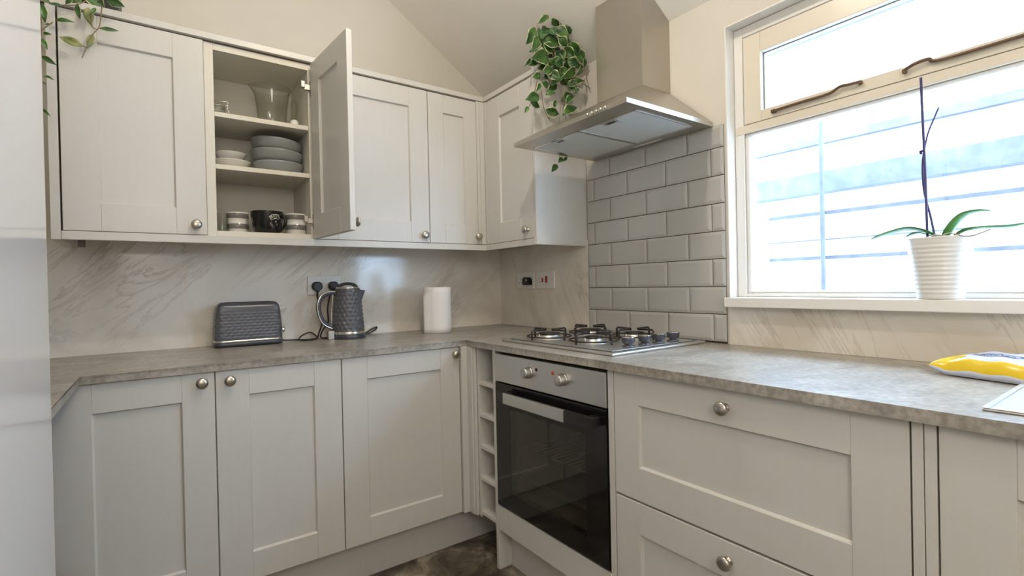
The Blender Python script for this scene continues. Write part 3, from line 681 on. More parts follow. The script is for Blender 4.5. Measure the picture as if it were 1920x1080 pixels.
bm = B(); tube(bm, [(0.128, 0.02, 0.012), (0.150, 0.018, 0.006), (0.185, 0.012, 0.005), (0.225, -0.012, 0.004), (0.262, -0.022, 0.005), (0.285, 0.010, 0.010), (0.262, 0.032, 0.032), (0.225, 0.030, 0.020), (0.205, 0.0, 0.006), (0.232, -0.032, 0.004), (0.275, -0.020, 0.006), (0.300, 0.030, 0.03), (0.318, 0.052, 0.06), (0.322, 0.060, 0.100), (0.306, 0.062, 0.185), (0.3035, 0.0585, 0.208)], 0.0034, 8)
obj('power_cord', bm, M_blackm, t)

KX, KY = -0.960, -0.122
t = thing('kettle', 'slate grey diamond-textured jug kettle with black and chrome handle', 'kettle', (KX, KY, WT + 0.0002))
def circ(r, n): return n, (lambda u: (r * math.cos(2 * PI * u), r * math.sin(2 * PI * u), math.cos(2 * PI * u), math.sin(2 * PI * u)))
bm = B(); fi_, la_ = facet_shell(bm, circ(0.073, 40), 0.034, 0.224, 20, lambda v: -0.016 * v, 0.0020)
pr = la_
for zz, rr in ((0.230, 0.0555), (0.236, 0.050)):
    row = [bm.verts.new((rr * math.cos(2 * PI * i / 40), rr * math.sin(2 * PI * i / 40), zz)) for i in range(40)]
    for i in range(40): q = bm.faces.new((pr[i], pr[(i + 1) % 40], row[(i + 1) % 40], row[i])); q.smooth = True
    pr = row
bm.faces.new(pr); bm.faces.new(fi_)
obj('body', bm, M_grey, t)
# spout
bm = B(); a = [bm.verts.new(p) for p in [(0.048, -0.026, 0.226), (0.048, 0.026, 0.226), (0.083, 0.0, 0.222), (0.050, -0.024, 0.150), (0.050, 0.024, 0.150), (0.062, 0.0, 0.165)]]
for q in ((0, 1, 2), (0, 2, 5, 3), (1, 4, 5, 2), (3, 5, 4), (0, 3, 4, 1)): bm.faces.new([a[i] for i in q])
obj('spout', bm, M_grey, t)
obj('chrome_band', lathe(B(), [(0.0745, 0.021), (0.0752, 0.023), (0.0752, 0.031), (0.0742, 0.0335)], (0, 0, 0), 48), M_chrome, t)
b_ = obj('power_base', lathe(B(), [(0.076, 0.0), (0.078, 0.003), (0.0765, 0.014), (0.0745, 0.0205)], (0, 0, 0), 48), M_greyp, t)
bm = B(); box(bm, -0.102, -0.072, -0.030, -0.004, 0.0, 0.040, 0.004); obj('side_housing', bm, M_nickel, t)
obj('lid_ring', lathe(B(), [(0.0535, 0.232), (0.0545, 0.234), (0.052, 0.2385), (0.047, 0.2395)], (0, 0, 0), 40), M_chrome, t)
bm = B(); tube(bm, [(-0.044, 0, 0.236), (-0.030, 0, 0.249), (0, 0, 0.2545), (0.030, 0, 0.249), (0.044, 0, 0.236)], 0.0062, 10, flat=1.2); obj('lid_handle', bm, M_blackm, t)
hp = [(-0.058, 0, 0.213), (-0.085, 0, 0.212), (-0.115, 0, 0.198), (-0.132, 0, 0.168), (-0.133, 0, 0.130), (-0.120, 0, 0.092), (-0.100, 0, 0.068), (-0.074, 0, 0.053)]
bm = B(); tube(bm, hp, 0.0105, 12); h_ = obj('handle', bm, M_greyp, t)
bm = B(); tube(bm, [(p[0] - 0.006 * (1 if 0 < i < 7 else 0), p[1] - 0.0085, p[2] + (0.006 if i < 3 else -0.004 if i > 4 else 0)) for i, p in enumerate(hp)], 0.0034, 8); tube(bm, [(-0.068, -0.004, 0.218), (-0.0745, -0.004, 0.160), (-0.078, -0.004, 0.100), (-0.0765, -0.004, 0.045)], 0.003, 8)
obj('chrome_trim', bm, M_chrome, h_)
bm = B(); tube(bm, [(-0.03, 0.070, 0.006), (-0.105, 0.030, 0.005), (-0.122, 0.020, 0.018), (-0.103, 0.045, 0.045), (-0.072, 0.075, 0.075), (-0.066, 0.100, 0.14), (-0.052, 0.1065, 0.20), (-0.0434, 0.1045, 0.207)], 0.0034, 8)
tube(bm, [(0.060, 0.045, 0.006), (0.085, 0.055, 0.008), (0.115, 0.085, 0.012), (0.155, 0.103, 0.028), (0.175, 0.104, 0.034), (0.165, 0.100, 0.020), (0.120, 0.085, 0.005), (0.080, 0.075, 0.005), (0.060, 0.060, 0.005)], 0.0034, 8)
obj('power_cord', bm, M_blackm, t)

# kitchen roll
t = thing('kitchen_roll', 'white kitchen paper roll standing on the worktop near the corner', 'kitchen roll', (-0.537, -0.205, WT + 0.0003))
bm = B(); lathe(bm, [(0.021, 0.002), (0.066, 0.0), (0.068, 0.002), (0.068, 0.226), (0.066, 0.2285), (0.021, 0.2285), (0.021, 0.002)], (0, 0, 0), 56, cap=False); obj('roll', bm, M_paper, t)
bm = B(); n = 26
def sheet(u, v):
    a = math.radians(-175 + 150 * u); rr = 0.0695 + 0.012 * (1 - min(u * 6, 1)); tear = 0.0
    h_ = 0.228 * v
    if u < 0.32: h_ = v * (0.228 - 0.042 * (1 - u / 0.32) ** 1.3)
    return rr * math.cos(a), rr * math.sin(a), max(h_, 0.0008)
g = [[bm.verts.new(sheet(i / n, j / 8)) for j in range(9)] for i in range(n + 1)]
for i in range(n):
    for j in range(8): q = bm.faces.new((g[i][j], g[i + 1][j], g[i + 1][j + 1], g[i][j + 1])); q.smooth = True
s_ = obj('loose_sheet', bm, M_paper, t); sm = s_.modifiers.new('thickness', 'SOLIDIFY'); sm.thickness = 0.0006; sm.offset = 1.0
obj('cardboard_core', lathe(B(), [(0.0205, 0.001), (0.0205, 0.2287), (0.0190, 0.2287), (0.0190, 0.001), (0.0205, 0.001)], (0, 0, 0), 30, cap=False), mat('cardboard', (0.42, 0.32, 0.22), 0.8), t)

# ------------------------------------------------------------ sockets
def socket(label, loc, rz, w_=0.148, kind='double'):
    t = thing('wall_socket', label, 'socket', loc, rz)
    p = obj('faceplate', box(B(), -w_ / 2, w_ / 2, -0.009, -0.0004, -0.045, 0.045, 0.003, 3), M_plas, t)
    def holes(cx_):
        bm = B(); box(bm, cx_ - 0.0018, cx_ + 0.0018, -0.0094, -0.0090, 0.004, 0.012)
        for s in (-1, 1): box(bm, cx_ + s * 0.011 - 0.0033, cx_ + s * 0.011 + 0.0033, -0.0094, -0.0090, -0.0125, -0.009)
        obj('pin_holes', bm, M_blackm, p)
    def rocker(cx_, z, m=M_plas, sz=(0.0055, 0.010)):
        o = obj('rocker_switch', box(B(), cx_ - sz[0], cx_ + sz[0], -0.0125, -0.0091, z - sz[1], z + sz[1], 0.0012, 1), m, p); return o
    return t, holes, rocker, p
def plug(name, label, x, z, parent_loc, rz=0):
    t = thing(name, label, 'plug', parent_loc, rz)
    bm = B(); pts = [(-0.022, -0.010), (-0.0245, 0.004), (-0.020, 0.017), (-0.010, 0.0235), (0.010, 0.0235), (0.020, 0.017), (0.0245, 0.004), (0.022, -0.010), (0.010, -0.019), (0.006, -0.026), (-0.006, -0.026), (-0.010, -0.019)]
    lo_ = [bm.verts.new((a * 1.0, 0.0, b)) for a, b in pts]; mi_ = [bm.verts.new((a, -0.016, b)) for a, b in pts]; hi_ = [bm.verts.new((a * 0.78, -0.024, b * 0.8)) for a, b in pts]
    for r1, r2 in ((lo_, mi_), (mi_, hi_)):
        for i in range(12): bm.faces.new((r1[i], r1[(i + 1) % 12], r2[(i + 1) % 12], r2[i]))
    bm.faces.new(lo_); bm.faces.new(hi_)
    bmesh.ops.bevel(bm, geom=bm.edges[:], offset=0.0015, segments=1, affect='EDGES')
    obj('plug_body', bm, M_blackm, t)
    bm = B(); tube(bm, [(0, -0.009, -0.024), (0, -0.009, -0.034), (0, -0.008, -0.046)], 0.0052, 8, r2=0.0038); obj('cord_grip', bm, M_blackm, t)
    return t
t, ho, ro_, p = socket('white double wall socket behind the kettle, both outlets in use', (-1.0335, -0.0082, 1.160), 0, 0.158)
ho(-0.0385); ho(0.0370); ro_(-0.0075, 0.021); ro_(0.0075, 0.021)
plug('power_plug', 'black plug in the left outlet behind the kettle, cord running to the toaster', 0, 0, (-1.0730, -0.0180, 1.154))
plug('power_plug', 'black plug half hidden behind the kettle lid and handle', 0, 0, (-0.9980, -0.0180, 1.154))
t, ho, ro_, p = socket('white double wall socket nearest the corner, with black adaptor in its right outlet', (-0.0083, -0.2620, 1.1655), -PI / 2, 0.152)
ho(-0.042); ro_(-0.008, 0.022); ro_(0.008, 0.022)
ad = thing('plug_adaptor', 'square black plug-in adaptor in the socket nearest the corner', 'adaptor', (-0.0180, -0.3010, 1.1600), -PI / 2)
bm = B(); box(bm, -0.0255, 0.0255, -0.034, 0.0, -0.020, 0.016, 0.005, 3); prism(bm, [(-0.022, -0.030), (0.014, -0.030), (0.014, -0.004), (-0.022, -0.004)], 0.0162, 0.0225); obj('adaptor_body', bm, M_black, ad)
bm = B(); lathe(bm, [(0.009, 0.0), (0.009, 0.0008)], (0.012, -0.0342, 0.006), 16, 'y'); obj('grey_label', bm, M_band, ad)
t, ho, ro_, p = socket('white cooker control unit with red switches next to the grey tiles', (-0.0083, -0.4325, 1.1645), -PI / 2, 0.152)
ho(-0.048); o = ro_(-0.018, 0.0, M_red, (0.0055, 0.0115)); o['label'] = 'small red rocker switch'; o = ro_(0.014, 0.003, M_red, (0.0085, 0.0175)); o['label'] = 'large red rocker switch'
bm = B(); box(bm, -0.024, -0.014, -0.0094, -0.009, -0.0245, -0.0225); box(bm, 0.009, 0.019, -0.0094, -0.009, -0.0245, -0.0225)
for s in (-0.0685, 0.0600): lathe(bm, [(0.0024, 0), (0.0024, 0.0004)], (s, -0.0090, 0.001), 10, 'y')
obj('markings', bm, M_blackm, p)

# ------------------------------------------------------------ crockery in the open cabinet
Z1, Z2, Z3 = 1.3710, 1.6230, 1.8200
def bowl(name, label, loc, prof, m, grp=None, tilt=(0, 0)):
    bm = B(); lathe(bm, prof, (0, 0, 0), 56, cap=True); o = obj(name, bm, m, None, loc); o.rotation_euler = (tilt[0], tilt[1], 0)
    return tag(o, label, 'bowl', grp)
gp = [(0.0005, 0.0), (0.070, 0.0), (0.082, 0.004), (0.094, 0.020), (0.1015, 0.046), (0.1025, 0.0515), (0.1005, 0.052), (0.0985, 0.048), (0.090, 0.022), (0.078, 0.008), (0.0005, 0.006)]
lbl = ['grey stoneware bowl at the bottom of the stack of three', 'grey stoneware bowl in the middle of the stack of three', 'grey stoneware bowl on top of the stack of three']
for k, (l_, dx_, dz_, tl) in enumerate(zip(lbl, (0.0, -0.005, -0.007), (0.0005, 0.0445, 0.0895), ((0, 0), (0.0, 0.035), (0.0, 0.065)))):
    bowl('stoneware_bowl', l_, (-1.2570 + dx_, -0.166, Z2 + dz_ + (0.004 if k else 0)), gp, M_bowl, 'grey bowls on the middle shelf', tl)
wp = [(0.0005, 0.0), (0.030, 0.0), (0.036, 0.006), (0.055, 0.024), (0.0700, 0.0430), (0.0710, 0.0450), (0.0690, 0.0450), (0.053, 0.027), (0.034, 0.010), (0.0005, 0.005)]
bowl('white_bowl', 'wide white bowl beneath a smaller one on the middle shelf', (-1.4285, -0.150, Z2 + 0.0005), [(min(r * 1.0, 0.071), h * 1.05) for r, h in wp], M_cer, 'white bowls on the middle shelf')
bowl('white_bowl', 'smaller white bowl nested on top of the wide white bowl', (-1.4330, -0.150, Z2 + 0.0375), [(r * 0.84, h * 0.95) for r, h in wp], M_cer, 'white bowls on the middle shelf')
# striped mugs
def mug(label, loc, rz):
    t = thing('striped_mug', label, 'mug', loc, rz, 'grey striped mugs in the open cabinet')
    bm = B(); r = 0.0405; H = 0.092
    prof = [(r - 0.004, 0.0), (r - 0.001, 0.002), (r, 0.006), (r, 0.021), (r + 0.0002, 0.0212), (r + 0.0002, 0.040), (r, 0.0402), (r, 0.060), (r + 0.0002, 0.0602), (r + 0.0002, 0.079), (r - 0.0005, 0.0835), (r - 0.002, 0.084), (r - 0.003, 0.081), (r - 0.0035, 0.006), (0.0005, 0.005)]
    lathe(bm, [(a, b * 1.09) for a, b in prof], (0, 0, 0), 48)
    for f in bm.faces:
        z = f.calc_center_median().z / 1.09; rr = math.hypot(*f.calc_center_median()[:2])
        if rr > r - 0.0015 and (0.0213 < z < 0.0401 or 0.0601 < z < 0.080): f.material_index = 1
    obj('cup', bm, [M_cer, M_band], t)
    bm = B(); tube(bm, [(r - 0.001, 0, 0.068), (r + 0.018, 0, 0.068), (r + 0.027, 0, 0.045), (r + 0.018, 0, 0.022), (r - 0.001, 0, 0.020)], 0.0048, 10); obj('handle', bm, M_cer, t)
    return t
mug('grey and white banded mug left of the black one', (-1.4150, -0.160, Z1), 2.0)
mug('grey and white banded mug right of the black one', (-1.2030, -0.215, Z1), 1.9)
t = thing('black_mug', 'wide glossy black mug with a white printed badge between striped mugs', 'mug', (-1.3170, -0.236, Z1), -0.85)
bm = B(); lathe(bm, [(0.040, 0.0), (0.045, 0.002), (0.051, 0.018), (0.058, 0.05), (0.0625, 0.088), (0.0625, 0.0905), (0.0605, 0.0905), (0.056, 0.05), (0.047, 0.012), (0.0005, 0.007)], (0, 0, 0), 56); obj('cup', bm, M_black, t)
bm = B(); tube(bm, [(0.058, 0, 0.074), (0.078, 0, 0.070), (0.086, 0, 0.050), (0.078, 0, 0.027), (0.060, 0, 0.013), (0.050, 0, 0.010)], 0.0068, 12); obj('handle', bm, M_black, t)
# badge: a curved plate outline with lettering, wrapped on the cup wall
def wrap(o, a0, rfun, off=0.0004):
    for v in o.data.vertices:
        x, z, y = v.co.x * 1.25, 0.036 + (v.co.y - 0.026) * 1.15, v.co.z; r = rfun(z) + off + y; a = a0 + x / 0.060; v.co = (r * math.cos(a), r * math.sin(a), z)
cupr = lambda z: (0.051 + (z - 0.018) * 0.007 / 0.032 if z < 0.05 else 0.058 + (z - 0.05) * 0.0045 / 0.038) + 0.0003
def flat_ring(bm, pts, w_):
    P_ = [Vector((x, y, 0)) for x, y in pts]; n = len(P_)
    for i in range(n):
        a, b = P_[i], P_[(i + 1) % n]; m_ = 4; d = (b - a).normalized(); s = Vector((-d.y, d.x, 0)) * w_ / 2
        for k in range(m_):
            p, q = a.lerp(b, k / m_) - d * w_ * 0.2, a.lerp(b, (k + 1) / m_) + d * w_ * 0.2
            bm.faces.new([bm.verts.new(x) for x in (p - s, q - s, q + s, p + s)])
bm = B(); flat_ring(bm, [(-0.0165, 0.052), (-0.009, 0.0585), (0.005, 0.061), (0.0185, 0.0585), (0.0150, 0.0450), (0.003, 0.0475), (-0.0105, 0.0420)], 0.0016)
o = obj('badge_outline', bm, M_cer, t); wrap(o, -0.42, cupr)
for ch, x, y, r_ in (('B', -0.0095, 0.0507, 0.35), ('E', -0.002, 0.0530, 0.15), ('S', 0.0045, 0.0538, -0.05), ('T', 0.0115, 0.0525, -0.18)):
    o = text('badge_letter', ch, 0.0115, Matrix.Identity(4), M_cer, t, 0.0002)
    for v in o.data.vertices:
        p = Matrix.Rotation(r_, 3, 'Z') @ v.co; v.co = (p.x + x, p.y + y, p.z)
    wrap(o, -0.42, cupr)
bm = B()
for k, (x, y, rr) in enumerate(((0.005, 0.036, 0.0042), (-0.012, 0.028, 0.003), (-0.008, 0.022, 0.0028), (0.010, 0.026, 0.003))):
    vs = [bm.verts.new((x + rr * math.cos(a * PI / 6) * (0.8 if k else 1), y + rr * math.sin(a * PI / 6) * (1.8 if k else 1), 0)) for a in range(12)]; bm.faces.new(vs)
o = obj('badge_motif', bm, M_band, t); wrap(o, -0.42, cupr)
# glassware
t = tag(obj('drinking_glass', lathe(B(), [(0.0005, 0.0), (0.026, 0.0), (0.027, 0.003), (0.0195, 0.078), (0.0185, 0.080), (0.0175, 0.079), (0.024, 0.010), (0.0005, 0.008)], (-1.4735, -0.190, Z1 + 0.0004), 36), M_jug), 'small tapered clear glass at the left end of the bottom shelf', 'glass')
t = thing('glass_jug', 'large clear glass jug on the top shelf of the open cabinet', 'jug', (-1.2750, -0.160, Z3 + 0.0005), 0.0)
bm = B(); lathe(bm, [(0.0005, 0.0), (0.055, 0.0), (0.058, 0.003), (0.057, 0.040), (0.060, 0.09), (0.068, 0.150), (0.076, 0.178), (0.0755, 0.180), (0.0735, 0.178), (0.0655, 0.150), (0.0575, 0.09), (0.0545, 0.040), (0.054, 0.008), (0.0005, 0.007)], (0, 0, 0), 56)
for v in bm.verts:
    if v.co.z > 0.15 and v.co.x < -0.03: k_ = (v.co.z - 0.15) / 0.03; v.co.x -= 0.016 * k_ * max(0, 1 - abs(v.co.y) / 0.03)
obj('vessel', bm, M_jug, t)
bm = B(); tube(bm, [(0.066, 0, 0.165), (0.088, -0.004, 0.168), (0.097, -0.006, 0.13), (0.090, -0.004, 0.07), (0.060, 0, 0.045)], 0.0058, 10); obj('handle', bm, M_jug, t)
t = thing('glass_oil_bottle', 'small pale oil bottle with a looped clear handle beside the glass jug', 'bottle', (-1.2010, -0.225, Z3 + 0.0005), 0.0)
bm = B(); lathe(bm, [(0.0005, 0), (0.017, 0), (0.0175, 0.004), (0.0165, 0.034), (0.011, 0.040)], (0, 0, 0), 28); obj('bottle_body', bm, M_cer, t)
bm = B(); tube(bm, [(-0.009, 0, 0.039), (-0.0085, 0, 0.075), (-0.007, 0, 0.112), (0.0, 0, 0.124), (0.009, 0, 0.112), (0.0085, 0, 0.075), (0.007, 0, 0.039)], 0.0042, 10); obj('looped_handle', bm, M_chrome if False else glass('thick_clear_glass', (0.80, 0.82, 0.74), 0.0), t)
t = thing('clip_jar', 'small glass jar with a wire clip lid at the left of the top shelf', 'jar', (-1.4810, -0.190, Z3 + 0.0005))
obj('jar', lathe(B(), [(0.0005, 0), (0.028, 0), (0.030, 0.004), (0.030, 0.050), (0.026, 0.056), (0.026, 0.060), (0.024, 0.060), (0.027, 0.048), (0.027, 0.007), (0.0005, 0.006)], (0, 0, 0), 32), M_jug, t)
obj('lid', lathe(B(), [(0.0275, 0.061), (0.028, 0.066), (0.022, 0.072), (0.0005, 0.074)], (0, 0, 0), 32), M_jug, t)
bm = B(); tube(bm, [(0.0285 * math.cos(a * PI / 8), 0.0285 * math.sin(a * PI / 8), 0.056) for a in range(17)], 0.0015, 6)
tube(bm, [(0.030, -0.004, 0.056), (0.038, -0.006, 0.070), (0.033, -0.006, 0.080), (0.020, -0.004, 0.078), (0.0, 0, 0.0765)], 0.0016, 6)
tube(bm, [(0.030, -0.006, 0.050), (0.040, -0.008, 0.040), (0.036, -0.008, 0.022), (0.031, -0.006, 0.018)], 0.0022, 6); tube(bm, [(0.028, -0.014, 0.058), (0.036, -0.016, 0.062), (0.034, -0.012, 0.045)], 0.0016, 6)
obj('wire_clip', bm, M_chrome, t)

# ------------------------------------------------------------ sink and wipes
t = thing('sink', 'stainless steel sink drainer let into the worktop at the right edge', 'sink', (-0.554, -2.2540, WT))
M_sink = mat('polished_sink_steel', (0.70, 0.72, 0.76), 0.32, 1.0)
bm = B(); box(bm, 0.0, 0.47, -0.95, 0.0, 0.0004, 0.0045, 0.002, 2)
box(bm, 0.0, 0.47, -0.010, 0.0, 0.0046, 0.0068, 0.001, 1); box(bm, 0.0, 0.010, -0.95, -0.0105, 0.0046, 0.0068, 0.001, 1); box(bm, 0.46, 0.47, -0.95, -0.0105, 0.0046, 0.0068, 0.001, 1)
obj('drainer', bm, M_sink, t)
bm = B()
for k in range(9): box(bm, 0.055, 0.40, -0.062 - k * 0.042, -0.054 - k * 0.042, 0.0046, 0.0070, 0.001, 1)
obj('drainer_ridges', bm, M_chrome, t)
# bowl rim beyond the frame edge
bm = B(); n = 40
lathe(bm, [(0.165, 0.0072), (0.168, 0.0046), (0.160, 0.0046), (0.158, 0.0072)], (0.235, -0.66, 0), n, cap=False); obj('bowl_rim', bm, M_sink, t)

t = thing('cleaning_wipes_packet', 'yellow and pale blue packet of cleaning wipes lying by the sink', 'wipes packet', (-0.165, -2.2220, WT + 0.0006), math.radians(-106))
def pillow(u, v, up):
    L_, D_, H = 0.235, 0.135, 0.044
    x = (u - 0.5) * L_; y = (v - 0.5) * D_
    e = max(0.0, 1 - abs(2 * u - 1) ** 3.2); s_ = max(0.0, 1 - abs(2 * v - 1) ** 4) ** 0.5
    wv = 0.0016 * math.sin(u * 23 + v * 9) * e
    lift = 0.016 * max(0, (abs(2 * u - 1) - 0.72) / 0.28) ** 1.0 * (1 if u < 0.5 else 0.2)
    zt = 0.002 + lift + H * (0.27 + 0.73 * s_ + 0.22 * v) * e ** 0.6 * (1 if up else 0.0) + (wv if up else 0) + (0.0012 if up else 0)
    y *= 1 + 0.10 * (1 - e)
    return (x, y, max(zt, 0.0))
bm = B(); NU, NV = 36, 18
G_ = {}
for up in (0, 1): G_[up] = [[bm.verts.new(pillow(i / NU, j / NV, up)) for j in range(NV + 1)] for i in range(NU + 1)]
for up in (0, 1):
    for i in range(NU):
        for j in range(NV):
            g = G_[up]; f = bm.faces.new((g[i][j], g[i + 1][j], g[i + 1][j + 1], g[i][j + 1])); f.smooth = True
            yel = (j < 2 or j >= NV - 2 or i < 6 or i > NU - 3 or (i < 9 and j < 5)); f.material_index = 0 if (yel and up) else 1
bm2_ = [(G_[0][i][0], G_[1][i][0]) for i in range(NU + 1)], [(G_[0][i][NV], G_[1][i][NV]) for i in range(NU + 1)], [(G_[0][0][j], G_[1][0][j]) for j in range(NV + 1)], [(G_[0][NU][j], G_[1][NU][j]) for j in range(NV + 1)]
for strip in bm2_:
    for a, b in zip(strip, strip[1:]):
        try: f = bm.faces.new((a[0], b[0], b[1], a[1])); f.smooth = True; f.material_index = 1
        except ValueError: pass
pk = obj('wrapper', bm, [M_yel, M_pwh], t)
def drape(o, u0, v0):
    for v in o.data.vertices:
        p = pillow(0.5 + (u0 + v.co.x) / 0.235, 0.5 + (v0 + v.co.y) / 0.135, 1); v.co = (u0 + v.co.x, v0 + v.co.y, p[2] + 0.0006 + v.co.z)
bm = B(); c_ = [bm.verts.new((0.046 * math.cos(a * PI / 12), 0.0165 * math.sin(a * PI / 12), 0)) for a in range(24)]
i_ = [bm.verts.new((0.041 * math.cos(a * PI / 12), 0.0130 * math.sin(a * PI / 12), 0)) for a in range(24)]
for a in range(24): bm.faces.new((c_[a], c_[(a + 1) % 24], i_[(a + 1) % 24], i_[a]))
o = obj('logo_ring', bm, M_blue, t); drape(o, -0.012, -0.012)
o = text('logo_lettering', 'Kitchen', 0.021, Matrix.Identity(4), M_blue, t, 0.0002); drape(o, -0.012, -0.013)
bm = B(); g = [[bm.verts.new((-0.028 + 0.056 * i / 8, -0.018 + 0.036 * j / 6, 0.0)) for j in range(7)] for i in range(9)]
for i in range(8):
    for j in range(6): bm.faces.new((g[i][j], g[i + 1][j], g[i + 1][j + 1], g[i][j + 1])).smooth = True
o = obj('resealable_flap', bm, M_cer, t); drape(o, 0.068, -0.022)

# ------------------------------------------------------------ orchid on the sill
t = thing('potted_orchid', 'orchid with bare stems in a white ribbed pot on the window sill', 'potted plant', (-0.004, -2.0660, 1.0806))
bm = B(); prof = [(0.0005, 0.0), (0.046, 0.0), (0.049, 0.003)]
for k in range(64):
    v = k / 63; r = 0.049 + 0.0215 * v + (0.0011 * math.sin(v * 2 * PI * 13) if 0.04 < v < 0.93 else 0); prof.append((r, 0.004 + 0.154 * v))
prof += [(0.0715, 0.160), (0.0705, 0.163), (0.0675, 0.163), (0.0655, 0.150), (0.063, 0.145)]
lathe(bm, prof, (0, 0, 0), 64, cap=False); obj('pot', bm, M_cer, t)
obj('bark', lathe(B(), [(0.063, 0.148), (0.04, 0.154), (0.0005, 0.156)], (0, 0, 0), 32), M_soil, t)
bm = B(); tube(bm, [(-0.004, 0.024, 0.150), (-0.004, 0.026, 0.30), (-0.004, 0.0285, 0.42), (-0.004, 0.031, 0.52), (-0.004, 0.0325, 0.597)], 0.0031, 8); obj('flower_stem', bm, M_stake, t)
bm = B(); tube(bm, [(0.004, 0.008, 0.150), (0.002, 0.018, 0.22), (-0.002, 0.030, 0.29), (-0.001, 0.033, 0.36), (0.0, 0.028, 0.405), (0.0, 0.020, 0.445), (0.002, 0.008, 0.480), (0.002, -0.003, 0.508)], 0.0028, 8, r2=0.0018); tube(bm, [(-0.004, 0.026, 0.398), (-0.004, 0.036, 0.399), (-0.002, 0.034, 0.392)], 0.0032, 8); obj('flower_stem', bm, M_stake, t)
def strap(bm, pts, wid, fold=0.25):
    P_ = spline(pts, 6); n = len(P_) - 1; rows = []
    for i, p in enumerate(P_):
        u = i / n; d = (P_[min(i + 1, n)] - P_[max(i - 1, 0)]).normalized(); s = d.cross(Vector((0, 0, 1))); s = s.normalized() if s.length > 0.05 else Vector((1, 0, 0)); nn = s.cross(d)
        hw = wid * (math.sin(PI * min(0.06 + u * 0.94, 1)) ** 0.55) * (1 if u < 0.97 else 0.4)
        rows.append([bm.verts.new(p + s * hw * q + nn * hw * abs(q) * fold) for q in (-1, -0.5, 0, 0.5, 1)])
    for a, b in zip(rows, rows[1:]):
        for i in range(4): f = bm.faces.new((a[i], a[i + 1], b[i + 1], b[i])); f.smooth = True
    return bm
for pts, wd in (([(-0.004, 0.0, 0.158), (-0.006, 0.020, 0.176), (-0.010, 0.060, 0.189), (-0.014, 0.105, 0.182), (-0.018, 0.150, 0.170)], 0.030), ([(-0.004, -0.012, 0.158), (-0.010, -0.030, 0.185), (-0.016, -0.055, 0.212), (-0.020, -0.082, 0.220), (-0.024, -0.106, 0.219)], 0.024),
                ([(-0.002, -0.030, 0.160), (-0.004, -0.055, 0.176), (-0.006, -0.095, 0.178), (-0.010, -0.140, 0.176), (-0.014, -0.185, 0.186)], 0.020), ([(0.006, 0.0, 0.158), (0.012, 0.02, 0.170), (0.020, 0.05, 0.180), (0.024, 0.08, 0.172)], 0.018)):
    lf = obj('leaf', strap(B(), pts, wd), M_orl, t); sm = lf.modifiers.new('thickness', 'SOLIDIFY'); sm.thickness = 0.0016
bm = B(); tube(bm, [(-0.03, -0.01, 0.160), (-0.045, -0.03, 0.170), (-0.05, -0.07, 0.158), (-0.05, -0.11, 0.172)], 0.0018, 6); tube(bm, [(-0.03, 0.01, 0.160), (-0.04, 0.0, 0.168), (-0.045, -0.03, 0.162)], 0.0018, 6); obj('aerial_root', bm, mat('pale_root', (0.40, 0.38, 0.32), 0.7), t)

# ------------------------------------------------------------ trailing plants on top of the wall cabinets
VIEW = Vector((-1.70252, -2.483408, 1.142574))
def leaf(bm, b, tp_, hw, roll=None, curl=None):
    b, tp_ = Vector(b), Vector(tp_); d = tp_ - b; L_ = d.length
    if L_ < 0.004: return
    d.normalize(); n = (VIEW - b).normalized(); n = (n + Vector((random.uniform(-.45, .45), random.uniform(-.45, .45), random.uniform(-.1, .6)))).normalized()
    s = d.cross(n); s.normalize(); n = s.cross(d); hw = min(hw, L_ * 0.42); curl = random.uniform(0.04, 0.16) if curl is None else curl
    uvl = bm.loops.layers.uv.verify(); NR = 9; prof_ = [0.10, 0.55, 0.85, 1.0, 0.98, 0.84, 0.60, 0.30, 0.02]; rows = []
    for i in range(NR):
        u = i / (NR - 1); c = b + d * L_ * u - n * curl * L_ * (2 * u - 1) ** 2
        rows.append([(bm.verts.new(c + s * hw * prof_[i] * q + n * hw * 0.30 * abs(q) * prof_[i] + n * 0.06 * hw * math.sin(u * 9 + q * 2)), (0.5 + 0.5 * q, u)) for q in (-1, -0.6, -0.25, 0, 0.25, 0.6, 1)])
    for a, c in zip(rows, rows[1:]):
        for i in range(6):
            q = (a[i], a[i + 1], c[i + 1], c[i]); f = bm.faces.new([x[0] for x in q]); f.smooth = True
            for lp, x in zip(f.loops, q): lp[uvl].uv = x[1]
def plant(name, label, loc, leaves, stems, pot, extra, yellow=()):
    t = thing(name, label, 'potted plant', loc); O_ = Vector(loc)
    pb, pm = pot; pb.transform(Matrix.Translation(-O_)); obj('pot', pb, pm, t)
    def fin(bm, nm, m):
        bm.transform(Matrix.Translation(-O_)); me_ = obj(nm, bm, m, t); s_ = me_.modifiers.new('thickness', 'SOLIDIFY'); s_.thickness = 0.0007; return me_
    for k, (b, tp_, hw) in enumerate(leaves):
        lim = (lambda p: (p[0], max(p[1], -0.803), p[2]) if (p[2] < 1.83 and p[0] > -1) else p); b, tp_ = lim(b), lim(tp_); hw *= 1.15
        bm = B(); bm.loops.layers.uv.new('UVMap'); leaf(bm, b, tp_, hw); fin(bm, 'leaf', M_leafy if k in yellow else M_leafg if k % 7 == 3 else M_leaf)
    for (c, rad, cnt) in extra:
        for k in range(cnt):
            p = Vector(c) + Vector([random.uniform(-1, 1) * r for r in rad]); dd_ = Vector((random.uniform(-1, 1), random.uniform(-.5, .3), random.uniform(-1, 0.5))).normalized()
            bm = B(); bm.loops.layers.uv.new('UVMap'); leaf(bm, p, p + dd_ * random.uniform(0.04, 0.062), random.uniform(0.013, 0.021)); fin(bm, 'leaf', M_leaf if k % 3 else M_leafg)
    bm = B()
    for st in stems: tube(bm, st, 0.0016, 6)
    bm.transform(Matrix.Translation(-O_)); obj('stems', bm, M_stem, t)
    return t
